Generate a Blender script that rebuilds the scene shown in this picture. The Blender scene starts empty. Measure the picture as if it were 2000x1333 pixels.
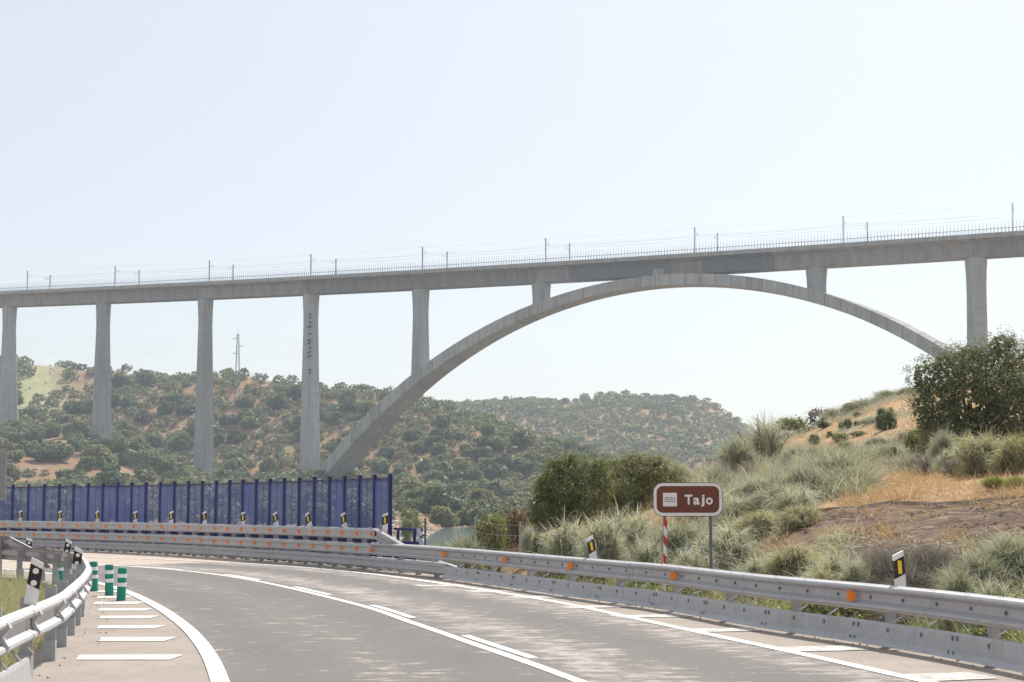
import bpy, math, random
import numpy as np
from mathutils import Matrix, Vector

random.seed(7)
RNG = np.random.default_rng(7)
SC = bpy.context.scene
COL = SC.collection
R = math.radians

# ------------------------------------------------------------------ camera, light, exposure
F, CX, CY, HOR, EYE = 2778.0, 1000.0, 666.5, 988.0, 1.6
PITCH = R(3.3)
SHIFT = HOR - CY - F * math.tan(PITCH)
cam = bpy.data.cameras.new('camera')
cam.lens = 36.0 * F / 2000.0
cam.sensor_width = 36.0
cam.shift_y = SHIFT / 2000.0
cam.clip_start, cam.clip_end = 0.1, 8000
cam_o = bpy.data.objects.new('camera', cam)
COL.objects.link(cam_o)
cam_o.location = (0, 0, EYE)
cam_o.rotation_euler = (R(90) + PITCH, 0, 0)
SC.camera = cam_o

SUN_AZ, SUN_EL = R(26), R(53)          # azimuth measured from the view direction (+Y) towards +X
world = bpy.data.worlds.new('World')
SC.world = world
world.use_nodes = True
wn = world.node_tree.nodes
wn.clear()
wo = wn.new('ShaderNodeOutputWorld')
wb = wn.new('ShaderNodeBackground')
wb.inputs['Strength'].default_value = 0.105
sky = wn.new('ShaderNodeTexSky')
sky.sky_type = 'NISHITA'
sky.sun_disc = False
sky.sun_elevation = SUN_EL
sky.sun_rotation = SUN_AZ
sky.air_density = 1.0
sky.dust_density = 2.2
sky.ozone_density = 1.0
veil = wn.new('ShaderNodeMix')            # thin even summer veil over the whole sky
veil.data_type = 'RGBA'
veil.inputs[0].default_value = 0.52
veil.inputs[7].default_value = (7.2, 7.35, 7.4, 1)
world.node_tree.links.new(sky.outputs[0], veil.inputs[6])
world.node_tree.links.new(veil.outputs[2], wb.inputs[0])
world.node_tree.links.new(wb.outputs[0], wo.inputs[0])

sun = bpy.data.lights.new('sun', 'SUN')
sun.energy = 4.6
sun.angle = R(0.55)
sun.color = (1.0, 0.95, 0.87)
sun_o = bpy.data.objects.new('sun', sun)
COL.objects.link(sun_o)
sd = Vector((math.sin(SUN_AZ) * math.cos(SUN_EL), math.cos(SUN_AZ) * math.cos(SUN_EL), math.sin(SUN_EL)))
sun_o.rotation_euler = (-sd).to_track_quat('-Z', 'Y').to_euler()
sun_o.location = (40, 60, 120)

SC.view_settings.view_transform = 'Standard'
SC.view_settings.look = 'None'
SC.view_settings.exposure = 0.35
SC.view_settings.gamma = 1.0
SC.view_settings.use_curve_mapping = False
SC.cycles.max_bounces = 6
SC.cycles.diffuse_bounces = 3
SC.cycles.transparent_max_bounces = 16
SC.cycles.volume_bounces = 1
HAZE_DENSITY = 0.00020


# ------------------------------------------------------------------ material helpers
class NT:
    def __init__(s, name):
        s.m = bpy.data.materials.new(name)
        s.m.use_nodes = True
        s.t = s.m.node_tree
        s.n = s.t.nodes
        s.out = s.n['Material Output']
        s.p = s.n['Principled BSDF']

    def new(s, k, **kw):
        x = s.n.new(k)
        for a, b in kw.items():
            setattr(x, a, b)
        return x

    def ln(s, a, b):
        s.t.links.new(a, b)

    def coord(s, kind='Object', scale=(1, 1, 1)):
        tc = s.new('ShaderNodeTexCoord')
        mp = s.new('ShaderNodeMapping')
        mp.inputs['Scale'].default_value = scale
        s.ln(tc.outputs[kind], mp.inputs[0])
        return mp.outputs[0]

    def noise(s, vec, scale, detail=4, rough=0.55, out=0):
        x = s.new('ShaderNodeTexNoise')
        x.inputs['Scale'].default_value = scale
        x.inputs['Detail'].default_value = detail
        x.inputs['Roughness'].default_value = rough
        s.ln(vec, x.inputs['Vector'])
        return x.outputs[out]

    def ramp(s, fac, stops):
        r = s.new('ShaderNodeValToRGB')
        e = r.color_ramp.elements
        while len(e) < len(stops):
            e.new(0.5)
        for i, (p, c) in enumerate(stops):
            e[i].position = p
            e[i].color = (*c, 1) if not isinstance(c, (int, float)) else (c, c, c, 1)
        s.ln(fac, r.inputs[0])
        return r.outputs[0]

    def mix(s, fac, a, b, mode='MIX'):
        x = s.new('ShaderNodeMix', data_type='RGBA', blend_type=mode)
        for v, i in ((fac, 0), (a, 6), (b, 7)):
            if isinstance(v, (int, float)):
                x.inputs[i].default_value = v
            elif isinstance(v, (tuple, list)):
                x.inputs[i].default_value = (*v, 1)
            else:
                s.ln(v, x.inputs[i])
        return x.outputs[2]

    def math(s, op, a, b=0.0):
        x = s.new('ShaderNodeMath', operation=op)
        for v, i in ((a, 0), (b, 1)):
            if isinstance(v, (int, float)):
                x.inputs[i].default_value = v
            else:
                s.ln(v, x.inputs[i])
        return x.outputs[0]

    def bump(s, h, strength, dist):
        b = s.new('ShaderNodeBump')
        b.inputs['Strength'].default_value = strength
        b.inputs['Distance'].default_value = dist
        s.ln(h, b.inputs['Height'])
        s.ln(b.outputs[0], s.p.inputs['Normal'])

    def base(s, c):
        if isinstance(c, tuple):
            s.p.inputs['Base Color'].default_value = (*c, 1)
        else:
            s.ln(c, s.p.inputs['Base Color'])

    def set(s, rough=None, metal=None, spec=None):
        if rough is not None: s.p.inputs['Roughness'].default_value = rough
        if metal is not None: s.p.inputs['Metallic'].default_value = metal
        if spec is not None: s.p.inputs['Specular IOR Level'].default_value = spec


def plain(name, c, rough=0.6, metal=0.0, var=0.12, scale=6.0, spec=0.4):
    t = NT(name)
    v = t.coord()
    n = t.noise(v, scale, 5, 0.6)
    lo = tuple(x * (1 - var) for x in c)
    hi = tuple(min(1, x * (1 + var)) for x in c)
    t.base(t.ramp(n, [(0.3, lo), (0.7, hi)]))
    t.set(rough, metal, spec)
    return t.m


def concrete_mat(name, c, stain=0.75, sc=1.0):
    t = NT(name)
    v = t.coord('Object')
    vs = t.coord('Object', (0.35, 0.35, 0.03))
    oi = t.new('ShaderNodeObjectInfo')
    n1 = t.noise(v, 0.25 * sc, 6, 0.6)
    n2 = t.noise(vs, 1.2 * sc, 5, 0.65)
    a = t.ramp(n1, [(0.25, tuple(x * 0.86 for x in c)), (0.75, tuple(x * 1.1 for x in c))])
    b = t.mix(t.ramp(n2, [(0.42, 0.0), (0.70, 0.8)]), a, tuple(x * stain for x in c))
    rv = t.math('ADD', t.math('MULTIPLY', oi.outputs['Random'], 0.32), 0.83)
    t.base(t.mix(1.0, b, rv, 'MULTIPLY'))
    t.set(0.9, 0, 0.2)
    t.bump(n1, 0.15, 0.05)
    return t.m


def steel_mat(name, c, rough=0.48, metal=0.45):
    t = NT(name)
    v = t.coord()
    n1 = t.noise(v, 14, 4, 0.6)
    n2 = t.noise(t.coord('Object', (1, 1, 0.25)), 3.0, 5, 0.65)
    a = t.ramp(n1, [(0.3, tuple(x * 0.9 for x in c)), (0.7, tuple(x * 1.06 for x in c))])
    a = t.mix(t.ramp(n2, [(0.5, 0.0), (0.8, 0.5)]), a, (c[0] * 0.72, c[1] * 0.69, c[2] * 0.64))
    t.base(a)
    t.set(rough, metal, 0.4)
    t.ln(t.ramp(n2, [(0.3, rough - 0.08), (0.8, rough + 0.18)]), t.p.inputs['Roughness'])
    return t.m


def leaf_mat(name, cols, transl=0.35, obj_var=0.25, rough=0.55, spec=0.35, tint=(1.1, 1.08, 0.82)):
    t = NT(name)
    g = t.new('ShaderNodeNewGeometry')
    oi = t.new('ShaderNodeObjectInfo')
    stops = [(i / max(1, len(cols) - 1), c) for i, c in enumerate(cols)]
    c = t.ramp(g.outputs['Random Per Island'], stops)
    rv = t.math('ADD', t.math('MULTIPLY', oi.outputs['Random'], obj_var * 2), 1 - obj_var)
    c = t.mix(1.0, c, rv, 'MULTIPLY')
    t.base(c)
    t.set(rough, 0, spec)
    tr = t.new('ShaderNodeBsdfTranslucent')
    t.ln(t.mix(1.0, c, tint, 'MULTIPLY'), tr.inputs[0])
    ms = t.new('ShaderNodeMixShader')
    ms.inputs[0].default_value = transl
    t.ln(t.p.outputs[0], ms.inputs[1])
    t.ln(tr.outputs[0], ms.inputs[2])
    t.ln(ms.outputs[0], t.out.inputs[0])
    return t.m


MAT = {}
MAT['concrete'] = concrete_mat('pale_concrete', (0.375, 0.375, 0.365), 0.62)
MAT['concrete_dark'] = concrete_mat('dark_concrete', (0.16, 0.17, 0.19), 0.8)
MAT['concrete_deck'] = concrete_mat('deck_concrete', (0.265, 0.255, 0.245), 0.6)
MAT['steel'] = steel_mat('galvanised_steel', (0.42, 0.42, 0.43), 0.5, 0.2)
MAT['steel_dull'] = steel_mat('dull_galvanised_steel', (0.40, 0.42, 0.44), 0.55, 0.4)
MAT['steel_white'] = steel_mat('bright_galvanised_steel', (0.48, 0.48, 0.485), 0.45, 0.2)
MAT['mast'] = plain('mast_steel', (0.20, 0.21, 0.23), 0.6, 0.3)
MAT['picket'] = plain('picket_steel', (0.22, 0.235, 0.26), 0.6, 0.2)
MAT['wire'] = plain('wire', (0.2, 0.2, 0.21), 0.6, 0.3)
MAT['black_hole'] = plain('dark_box', (0.04, 0.04, 0.045), 0.8)
MAT['orange'] = plain('orange_reflector', (0.88, 0.21, 0.012), 0.35, 0, 0.08)
MAT['yellow'] = plain('yellow_reflector', (0.86, 0.60, 0.04), 0.35, 0, 0.06, 30)
MAT['white_plastic'] = plain('white_plastic', (0.80, 0.80, 0.80), 0.5, 0, 0.05)
MAT['black_plastic'] = plain('black_plastic', (0.018, 0.018, 0.02), 0.45, 0, 0.1)
MAT['white_reflect'] = plain('white_reflector', (0.84, 0.84, 0.85), 0.4, 0, 0.04)
MAT['green'] = plain('green_plastic', (0.007, 0.255, 0.18), 0.45, 0, 0.12, 3)
MAT['sign_brown'] = plain('brown_sign_film', (0.155, 0.045, 0.022), 0.45, 0, 0.06, 2)
MAT['sign_white'] = plain('white_sign_film', (0.80, 0.79, 0.80), 0.45, 0, 0.04, 3)
MAT['sign_dark'] = plain('dark_sign_film', (0.05, 0.055, 0.09), 0.5)
MAT['sign_back'] = plain('sign_back_grey', (0.30, 0.315, 0.335), 0.5, 0.2)
MAT['red'] = plain('red_paint', (0.55, 0.035, 0.03), 0.5)
MAT['white_paint'] = plain('white_paint', (0.78, 0.77, 0.75), 0.55, 0, 0.08)
MAT['post_grey'] = plain('grey_post_paint', (0.16, 0.17, 0.18), 0.5, 0.2)
MAT['navy'] = plain('navy_paint', (0.018, 0.022, 0.13), 0.5, 0, 0.15)
MAT['pale_blue_paint'] = plain('faded_blue_paint', (0.42, 0.48, 0.66), 0.55)
MAT['bark'] = plain('bark', (0.10, 0.08, 0.065), 0.9, 0, 0.3, 12)
MAT['stem'] = plain('woody_stem', (0.13, 0.10, 0.075), 0.9, 0, 0.3, 12)
MAT['rust'] = plain('rusty_steel', (0.18, 0.10, 0.07), 0.8)
MAT['stone'] = plain('pale_stone', (0.48, 0.42, 0.36), 0.9, 0, 0.2, 0.8)

MAT['oak_leaf'] = leaf_mat('holm_oak_leaf', [(0.10, 0.125, 0.065), (0.17, 0.195, 0.105), (0.145, 0.17, 0.09), (0.28, 0.29, 0.19)], 0.4, 0.1)
MAT['scrub_leaf'] = leaf_mat('scrub_oak_leaf', [(0.13, 0.16, 0.065), (0.24, 0.26, 0.115), (0.19, 0.215, 0.09), (0.34, 0.33, 0.18)], 0.46, 0.06)
MAT['oak_leaf_far'] = leaf_mat('holm_oak_clump', [(0.115, 0.138, 0.072), (0.19, 0.21, 0.108), (0.165, 0.18, 0.092), (0.25, 0.25, 0.15)], 0.42, 0.28)
MAT['oak_leaf_olive'] = leaf_mat('olive_oak_clump', [(0.14, 0.15, 0.065), (0.22, 0.225, 0.10), (0.19, 0.19, 0.085), (0.29, 0.275, 0.15)], 0.42, 0.22)
MAT['oak_leaf_deep'] = leaf_mat('deep_oak_clump', [(0.07, 0.10, 0.05), (0.12, 0.15, 0.075), (0.10, 0.125, 0.065), (0.16, 0.18, 0.10)], 0.38, 0.2)
MAT['olive_leaf'] = leaf_mat('olive_leaf', [(0.14, 0.17, 0.075), (0.23, 0.25, 0.105), (0.29, 0.28, 0.14), (0.18, 0.21, 0.09)], 0.42, 0.1)
MAT['brown_leaf'] = leaf_mat('brown_leaf', [(0.20, 0.14, 0.08), (0.26, 0.20, 0.11), (0.15, 0.13, 0.07)], 0.25, 0.15)
MAT['silver_whip'] = leaf_mat('silver_broom_whip', [(0.46, 0.48, 0.34), (0.62, 0.63, 0.50), (0.38, 0.41, 0.27), (0.72, 0.72, 0.60)], 0.52, 0.08, tint=(1, 1.02, .94))
MAT['green_whip'] = leaf_mat('green_broom_whip', [(0.26, 0.285, 0.20), (0.37, 0.39, 0.29), (0.32, 0.32, 0.23), (0.48, 0.49, 0.40)], 0.5, 0.1, tint=(1, 1.02, .94))
MAT['yellow_whip'] = leaf_mat('yellow_broom_whip', [(0.36, 0.30, 0.10), (0.42, 0.40, 0.22), (0.30, 0.29, 0.13), (0.52, 0.42, 0.14), (0.52, 0.52, 0.38)], 0.5, 0.1, tint=(1, 1, .9))
MAT['dead_twig'] = leaf_mat('dead_twig', [(0.15, 0.13, 0.115), (0.30, 0.265, 0.235), (0.42, 0.385, 0.345)], 0.15, 0.12)
MAT['pale_twig'] = leaf_mat('bleached_twig', [(0.40, 0.40, 0.36), (0.55, 0.54, 0.48)], 0.0, 0.1)
MAT['straw'] = leaf_mat('dry_straw', [(0.48, 0.31, 0.17), (0.60, 0.44, 0.27), (0.36, 0.21, 0.115), (0.68, 0.55, 0.38), (0.28, 0.19, 0.12)], 0.35, 0.05)
MAT['weed'] = leaf_mat('green_weed', [(0.14, 0.20, 0.05), (0.24, 0.30, 0.08), (0.34, 0.34, 0.12), (0.18, 0.22, 0.07)], 0.35, 0.05)
MAT['verge'] = leaf_mat('verge_blades', [(0.22, 0.30, 0.13), (0.40, 0.45, 0.28), (0.46, 0.41, 0.30), (0.30, 0.37, 0.20), (0.36, 0.30, 0.23)], 0.4, 0.05)


def ground_mat():
    t = NT('dry_ground')
    v = t.coord()
    a1 = t.new('ShaderNodeAttribute', attribute_name='soil')
    a2 = t.new('ShaderNodeAttribute', attribute_name='straw')
    nL = t.noise(v, 0.035, 6, 0.6)
    nM = t.noise(v, 0.3, 6, 0.62)
    nS = t.noise(v, 5.0, 6, 0.65)
    earth = t.ramp(nM, [(0.25, (0.165, 0.09, 0.055)), (0.5, (0.26, 0.152, 0.092)), (0.78, (0.36, 0.235, 0.15))])
    straw = t.ramp(nS, [(0.3, (0.31, 0.195, 0.108)), (0.7, (0.49, 0.35, 0.21))])
    far = t.mix(t.ramp(nL, [(0.46, 0.0), (0.62, 0.6)]), earth, (0.33, 0.25, 0.145))
    far = t.mix(t.ramp(t.noise(v, 0.11, 5, 0.6), [(0.5, 0.0), (0.66, 0.6)]), far, (0.17, 0.165, 0.09))
    c = t.mix(a2.outputs['Fac'], far, straw)
    nS2 = t.noise(t.coord('Object', (1, 1, 1)), 1.4, 7, 0.7)
    soil = t.ramp(nS2, [(0.34, (0.058, 0.043, 0.037)), (0.5, (0.112, 0.075, 0.059)), (0.64, (0.21, 0.155, 0.12))])
    soil = t.mix(t.ramp(nS, [(0.45, 0.0), (0.7, 0.6)]), soil, (0.10, 0.075, 0.065))
    c = t.mix(a1.outputs['Fac'], c, soil)
    gr = t.new('ShaderNodeAttribute', attribute_name='green')
    c = t.mix(gr.outputs['Fac'], c, t.ramp(nM, [(0.3, (0.24, 0.25, 0.13)), (0.7, (0.38, 0.36, 0.2))]))
    t.base(c)
    t.set(0.95, 0, 0.1)
    t.bump(nS, 0.5, 0.06)
    return t.m


def asphalt_mat():
    t = NT('worn_asphalt')
    v = t.coord()
    grain = t.noise(v, 90, 3, 0.7)
    agg = t.noise(v, 28, 3, 0.7)
    big = t.noise(v, 0.28, 5, 0.6)
    dust = t.noise(t.coord('Object', (.75, 1.5, 1)), 3.0, 9, 0.74)
    dust2 = t.noise(v, 0.5, 5, 0.6)
    c = t.ramp(grain, [(0.3, (0.075, 0.071, 0.067)), (0.5, (0.122, 0.115, 0.109)), (0.72, (0.25, 0.236, 0.222))])
    c = t.mix(t.ramp(agg, [(0.5, 0.0), (0.75, 0.4)]), c, (0.20, 0.19, 0.18))
    c = t.mix(t.ramp(big, [(0.35, 0.0), (0.7, 0.30)]), c, (0.19, 0.18, 0.17))
    ac = t.new('ShaderNodeAttribute', attribute_name='across')
    band = t.ramp(ac.outputs['Fac'], [(0.0, .55), (0.10, .22), (0.25, .55), (0.40, .18), (0.50, .5), (0.60, 1.0), (0.72, .42), (0.80, .22), (0.91, .9), (1.0, .8)])
    lim = t.math('SUBTRACT', 0.635, t.math('MULTIPLY', t.math('ADD', band, t.math('SUBTRACT', dust2, 0.5)), 0.20))
    f = t.math('MULTIPLY', t.math('SUBTRACT', dust, lim), 9.0)
    cl = t.new('ShaderNodeClamp')
    t.ln(f, cl.inputs[0])
    c = t.mix(t.math('MULTIPLY', cl.outputs[0], 0.85), c, (0.44, 0.385, 0.35))
    c = t.mix(t.math('MULTIPLY', band, 0.30), c, (0.30, 0.27, 0.25))
    t.base(c)
    t.set(0.9, 0, 0.25)
    t.bump(t.noise(v, 60, 4, 0.7), 0.5, 0.012)
    return t.m


def shoulder_mat(name, lo, mid, hi):
    t = NT(name)
    v = t.coord()
    n1 = t.noise(v, 0.9, 7, 0.65)
    n2 = t.noise(v, 45, 4, 0.7)
    n3 = t.noise(v, 7, 6, 0.7)
    c = t.ramp(n1, [(0.3, mid), (0.7, hi)])
    c = t.mix(t.ramp(n3, [(0.5, 0.0), (0.75, 0.55)]), c, lo)
    c = t.mix(t.ramp(n2, [(0.35, 0.5), (0.6, 0.0)]), c, lo)
    t.base(c)
    t.set(0.92, 0, 0.2)
    t.bump(n2, 0.45, 0.012)
    return t.m


def paint_mat(name, wear, top=(0.76, 0.75, 0.73)):
    t = NT(name)
    v = t.coord()
    n1 = t.noise(v, 3.5, 8, 0.75)
    n2 = t.noise(v, 40, 4, 0.7)
    f = t.math('ADD', n1, t.math('MULTIPLY', t.math('SUBTRACT', n2, 0.5), 0.6))
    c = t.ramp(f, [(wear - 0.08, (0.30, 0.28, 0.26)), (wear + 0.05, top)])
    t.base(c)
    t.set(0.75, 0, 0.3)
    return t.m


MAT['ground'] = ground_mat()
MAT['asphalt'] = asphalt_mat()
MAT['shoulder'] = shoulder_mat('dusty_shoulder', (0.18, 0.155, 0.135), (0.305, 0.265, 0.232), (0.40, 0.348, 0.305))
MAT['deck_pave'] = shoulder_mat('beige_pavement', (0.34, 0.28, 0.235), (0.42, 0.355, 0.30), (0.48, 0.41, 0.35))
MAT['paint'] = paint_mat('road_paint', 0.405, (0.72, 0.705, 0.68))
MAT['paint_worn'] = paint_mat('worn_road_paint', 0.50, (0.56, 0.53, 0.50))


def water_mat():
    t = NT('reservoir_water')
    t.base((0.08, 0.135, 0.13))
    t.set(0.12, 0, 0.5)
    t.bump(t.noise(t.coord(), 0.6, 4, 0.6), 0.25, 0.2)
    return t.m


def net_mat():
    t = NT('blue_netting')
    v = t.coord('Object', (1, 1, 0.06))
    oi = t.new('ShaderNodeObjectInfo')
    n = t.noise(v, 5.0, 4, 0.55)
    fold = t.ramp(n, [(0.40, 0.0), (0.66, 1.0)])
    dense = t.ramp(oi.outputs['Random'], [(0.60, 0.0), (0.72, 1.0)])
    fac = t.math('ADD', 0.55, t.math('MULTIPLY', t.math('MULTIPLY', fold, dense), 0.34))
    fac = t.math('ADD', fac, t.math('MULTIPLY', dense, 0.12))
    t.base((0.080, 0.108, 0.25))
    t.set(0.8, 0, 0.1)
    trl = t.new('ShaderNodeBsdfTranslucent')
    trl.inputs[0].default_value = (0.08, 0.108, 0.25, 1)
    m0 = t.new('ShaderNodeMixShader')
    m0.inputs[0].default_value = 0.4
    t.ln(t.p.outputs[0], m0.inputs[1])
    t.ln(trl.outputs[0], m0.inputs[2])
    tr = t.new('ShaderNodeBsdfTransparent')
    ms = t.new('ShaderNodeMixShader')
    t.ln(fac, ms.inputs[0])
    t.ln(tr.outputs[0], ms.inputs[1])
    t.ln(m0.outputs[0], ms.inputs[2])
    t.ln(ms.outputs[0], t.out.inputs[0])
    return t.m


MAT['water'] = water_mat()
MAT['net'] = net_mat()


# ------------------------------------------------------------------ mesh / object helpers
def np_mesh(name, V, Fa, mats=None, smooth=False, mat_idx=None):
    V = np.asarray(V, np.float32).reshape(-1, 3)
    Fa = np.asarray(Fa, np.int32)
    k = Fa.shape[1]
    me = bpy.data.meshes.new(name)
    me.vertices.add(len(V))
    me.vertices.foreach_set('co', V.ravel())
    me.loops.add(Fa.size)
    me.loops.foreach_set('vertex_index', Fa.ravel())
    me.polygons.add(len(Fa))
    me.polygons.foreach_set('loop_start', np.arange(0, Fa.size, k, dtype=np.int32))
    me.polygons.foreach_set('loop_total', np.full(len(Fa), k, np.int32))
    if smooth:
        me.polygons.foreach_set('use_smooth', np.ones(len(Fa), bool))
    if mat_idx is not None:
        me.polygons.foreach_set('material_index', np.asarray(mat_idx, np.int32))
    for m in (mats or []):
        me.materials.append(m)
    me.update(calc_edges=True)
    me.validate()
    return me


class MB:
    """collects simple shapes and links them as ONE mesh object"""
    def __init__(s):
        s.v, s.f = [], []

    def add(s, V, Fs):
        o = len(s.v)
        s.v += [tuple(map(float, p)) for p in V]
        s.f += [tuple(i + o for i in f) for f in Fs]
        return s

    def box(s, c, h, ax=None):
        """c centre, h half sizes, ax optional 3 axis vectors"""
        ax = ax or ((1, 0, 0), (0, 1, 0), (0, 0, 1))
        c = np.array(c, float)
        A = [np.array(a, float) * k for a, k in zip(ax, h)]
        V = [c + sx * A[0] + sy * A[1] + sz * A[2] for sz in (-1, 1) for sy in (-1, 1) for sx in (-1, 1)]
        return s.add(V, [(0, 2, 3, 1), (4, 5, 7, 6), (0, 1, 5, 4), (2, 6, 7, 3), (0, 4, 6, 2), (1, 3, 7, 5)])

    def tube(s, pts, r, n=6, cap=True):
        pts = [np.array(p, float) for p in pts]
        rs = r if isinstance(r, (list, tuple)) else [r] * len(pts)
        rings = []
        for i, p in enumerate(pts):
            d = pts[min(i + 1, len(pts) - 1)] - pts[max(i - 1, 0)]
            d = d / (np.linalg.norm(d) + 1e-9)
            up = np.array((0, 0, 1.0)) if abs(d[2]) < 0.9 else np.array((1.0, 0, 0))
            a = np.cross(d, up); a /= np.linalg.norm(a)
            b = np.cross(d, a)
            rings.append([p + rs[i] * (a * math.cos(2 * math.pi * k / n) + b * math.sin(2 * math.pi * k / n)) for k in range(n)])
        V = [q for r_ in rings for q in r_]
        Fs = []
        for i in range(len(pts) - 1):
            for k in range(n):
                a, b = i * n + k, i * n + (k + 1) % n
                Fs.append((a, b, b + n, a + n))
        if cap:
            Fs.append(tuple(reversed(range(n))))
            Fs.append(tuple((len(pts) - 1) * n + k for k in range(n)))
        return s.add(V, Fs)

    def prism(s, poly, c, ax, h):
        """poly 2D outline in axes ax[0], ax[1]; extruded +-h along ax[2]"""
        c = np.array(c, float)
        a, b, n = [np.array(x, float) for x in ax]
        k = len(poly)
        V = [c + p[0] * a + p[1] * b - h * n for p in poly] + [c + p[0] * a + p[1] * b + h * n for p in poly]
        Fs = [tuple(reversed(range(k))), tuple(range(k, 2 * k))]
        Fs += [(i, (i + 1) % k, (i + 1) % k + k, i + k) for i in range(k)]
        return s.add(V, Fs)

    def mesh(s, name, mat, smooth=False):
        me = bpy.data.meshes.new(name)
        me.from_pydata(s.v, [], s.f)
        me.materials.append(mat)
        if smooth:
            me.polygons.foreach_set('use_smooth', np.ones(len(me.polygons), bool))
        me.update()
        return me

    def obj(s, name, mat, parent=None, smooth=False, **kw):
        return link(name, s.mesh(name, mat, smooth), parent, **kw)


def link(name, me, parent=None, label=None, cat=None, group=None, kind=None, world_space=True):
    o = bpy.data.objects.new(name, me)
    COL.objects.link(o)
    if parent is not None:
        o.parent = parent
        if world_space:
            M = Matrix.Translation(-Vector(parent.location))
            p = parent.parent
            while p is not None:
                M = M @ Matrix.Identity(4)
                p = p.parent
            o.matrix_parent_inverse = M
    tag(o, label, cat, group, kind)
    return o


def tag(o, label=None, cat=None, group=None, kind=None):
    if label: o['label'] = label
    if cat: o['category'] = cat
    if group: o['group'] = group
    if kind: o['kind'] = kind
    return o


def thing(name, label, cat, loc=(0, 0, 0), rz=0.0, group=None):
    o = bpy.data.objects.new(name, None)
    COL.objects.link(o)
    o.location = loc
    o.rotation_euler = (0, 0, rz)
    o.empty_display_size = 0.3
    return tag(o, label, cat, group)


def dup(root, loc, rz=0.0, scale=(1, 1, 1), label=None, group=None, tilt=(0, 0)):
    r = root.copy()
    COL.objects.link(r)
    r.location = loc
    r.rotation_euler = (tilt[0], tilt[1], rz)
    r.scale = scale
    if label: r['label'] = label
    if group: r['group'] = group
    for ch in KIDS.get(root.name, []):
        c = ch.copy()
        COL.objects.link(c)
        c.parent = r
        for g in KIDS.get(ch.name, []):
            d = g.copy()
            COL.objects.link(d)
            d.parent = c
    return r


KIDS = {}


def kid(o):
    KIDS.setdefault(o.parent.name, []).append(o)
    return o


class Path:
    def __init__(s, pts, step=0.1):
        P = np.array(pts, float)
        P = np.vstack([2 * P[0] - P[1], P, 2 * P[-1] - P[-2]])
        out = []
        for i in range(1, len(P) - 2):
            t = np.linspace(0, 1, 40, endpoint=False)[:, None]
            a, b, c, d = P[i - 1], P[i], P[i + 1], P[i + 2]
            out.append(0.5 * (2 * b + (c - a) * t + (2 * a - 5 * b + 4 * c - d) * t ** 2 + (3 * b - a - 3 * c + d) * t ** 3))
        Q = np.vstack(out + [P[-2][None]])
        L = np.r_[0, np.cumsum(np.linalg.norm(np.diff(Q, axis=0), axis=1))]
        s.L = L[-1]
        s.s = np.arange(0, s.L, step)
        s.p = np.stack([np.interp(s.s, L, Q[:, k]) for k in range(2)], 1)

    def at(s, d):
        """point, unit tangent, unit right normal at arc length d (d may be an array)"""
        d = np.asarray(d, float)
        p = np.stack([np.interp(d, s.s, s.p[:, k]) for k in range(2)], -1)
        a = np.stack([np.interp(d - 0.25, s.s, s.p[:, k]) for k in range(2)], -1)
        b = np.stack([np.interp(d + 0.25, s.s, s.p[:, k]) for k in range(2)], -1)
        t = b - a
        t = t / (np.linalg.norm(t, axis=-1, keepdims=True) + 1e-12)
        n = np.stack([t[..., 1], -t[..., 0]], -1)
        return p, t, n

    def near(s, q):
        return float(s.s[np.argmin(((s.p - np.array(q)) ** 2).sum(1))])


def sweep(mb, path, s0, s1, prof, step=0.7, zfun=None):
    """closed profile [(offset right, z)] swept along path"""
    n = max(1, int(math.ceil((s1 - s0) / step)))
    S = np.linspace(s0, s1, n + 1)
    p, t, nn = path.at(S)
    V, k = [], len(prof)
    for i in range(n + 1):
        dz = zfun(S[i]) if zfun else 0.0
        for a, z in prof:
            V.append((p[i, 0] + nn[i, 0] * a, p[i, 1] + nn[i, 1] * a, z + dz))
    Fs = []
    for i in range(n):
        for j in range(k):
            a, b = i * k + j, i * k + (j + 1) % k
            Fs.append((a, b, b + k, a + k))
    Fs.append(tuple(range(k)))
    Fs.append(tuple(reversed([n * k + j for j in range(k)])))
    mb.add(V, Fs)
    return mb


def ribbon_sheet(path, s0, s1, o0, o1, z, step=0.5):
    S = np.linspace(s0, s1, max(2, int((s1 - s0) / step) + 1))
    p, t, n = path.at(S)
    a = o0(S) if callable(o0) else np.full(len(S), o0)
    b = o1(S) if callable(o1) else np.full(len(S), o1)
    L = p + n * np.asarray(a)[:, None]
    Rr = p + n * np.asarray(b)[:, None]
    V = np.vstack([np.c_[L, np.full(len(S), z)], np.c_[Rr, np.full(len(S), z)]])
    m = len(S)
    Fa = np.array([(i, i + m, i + m + 1, i + 1) for i in range(m - 1)])
    return V, Fa


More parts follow.
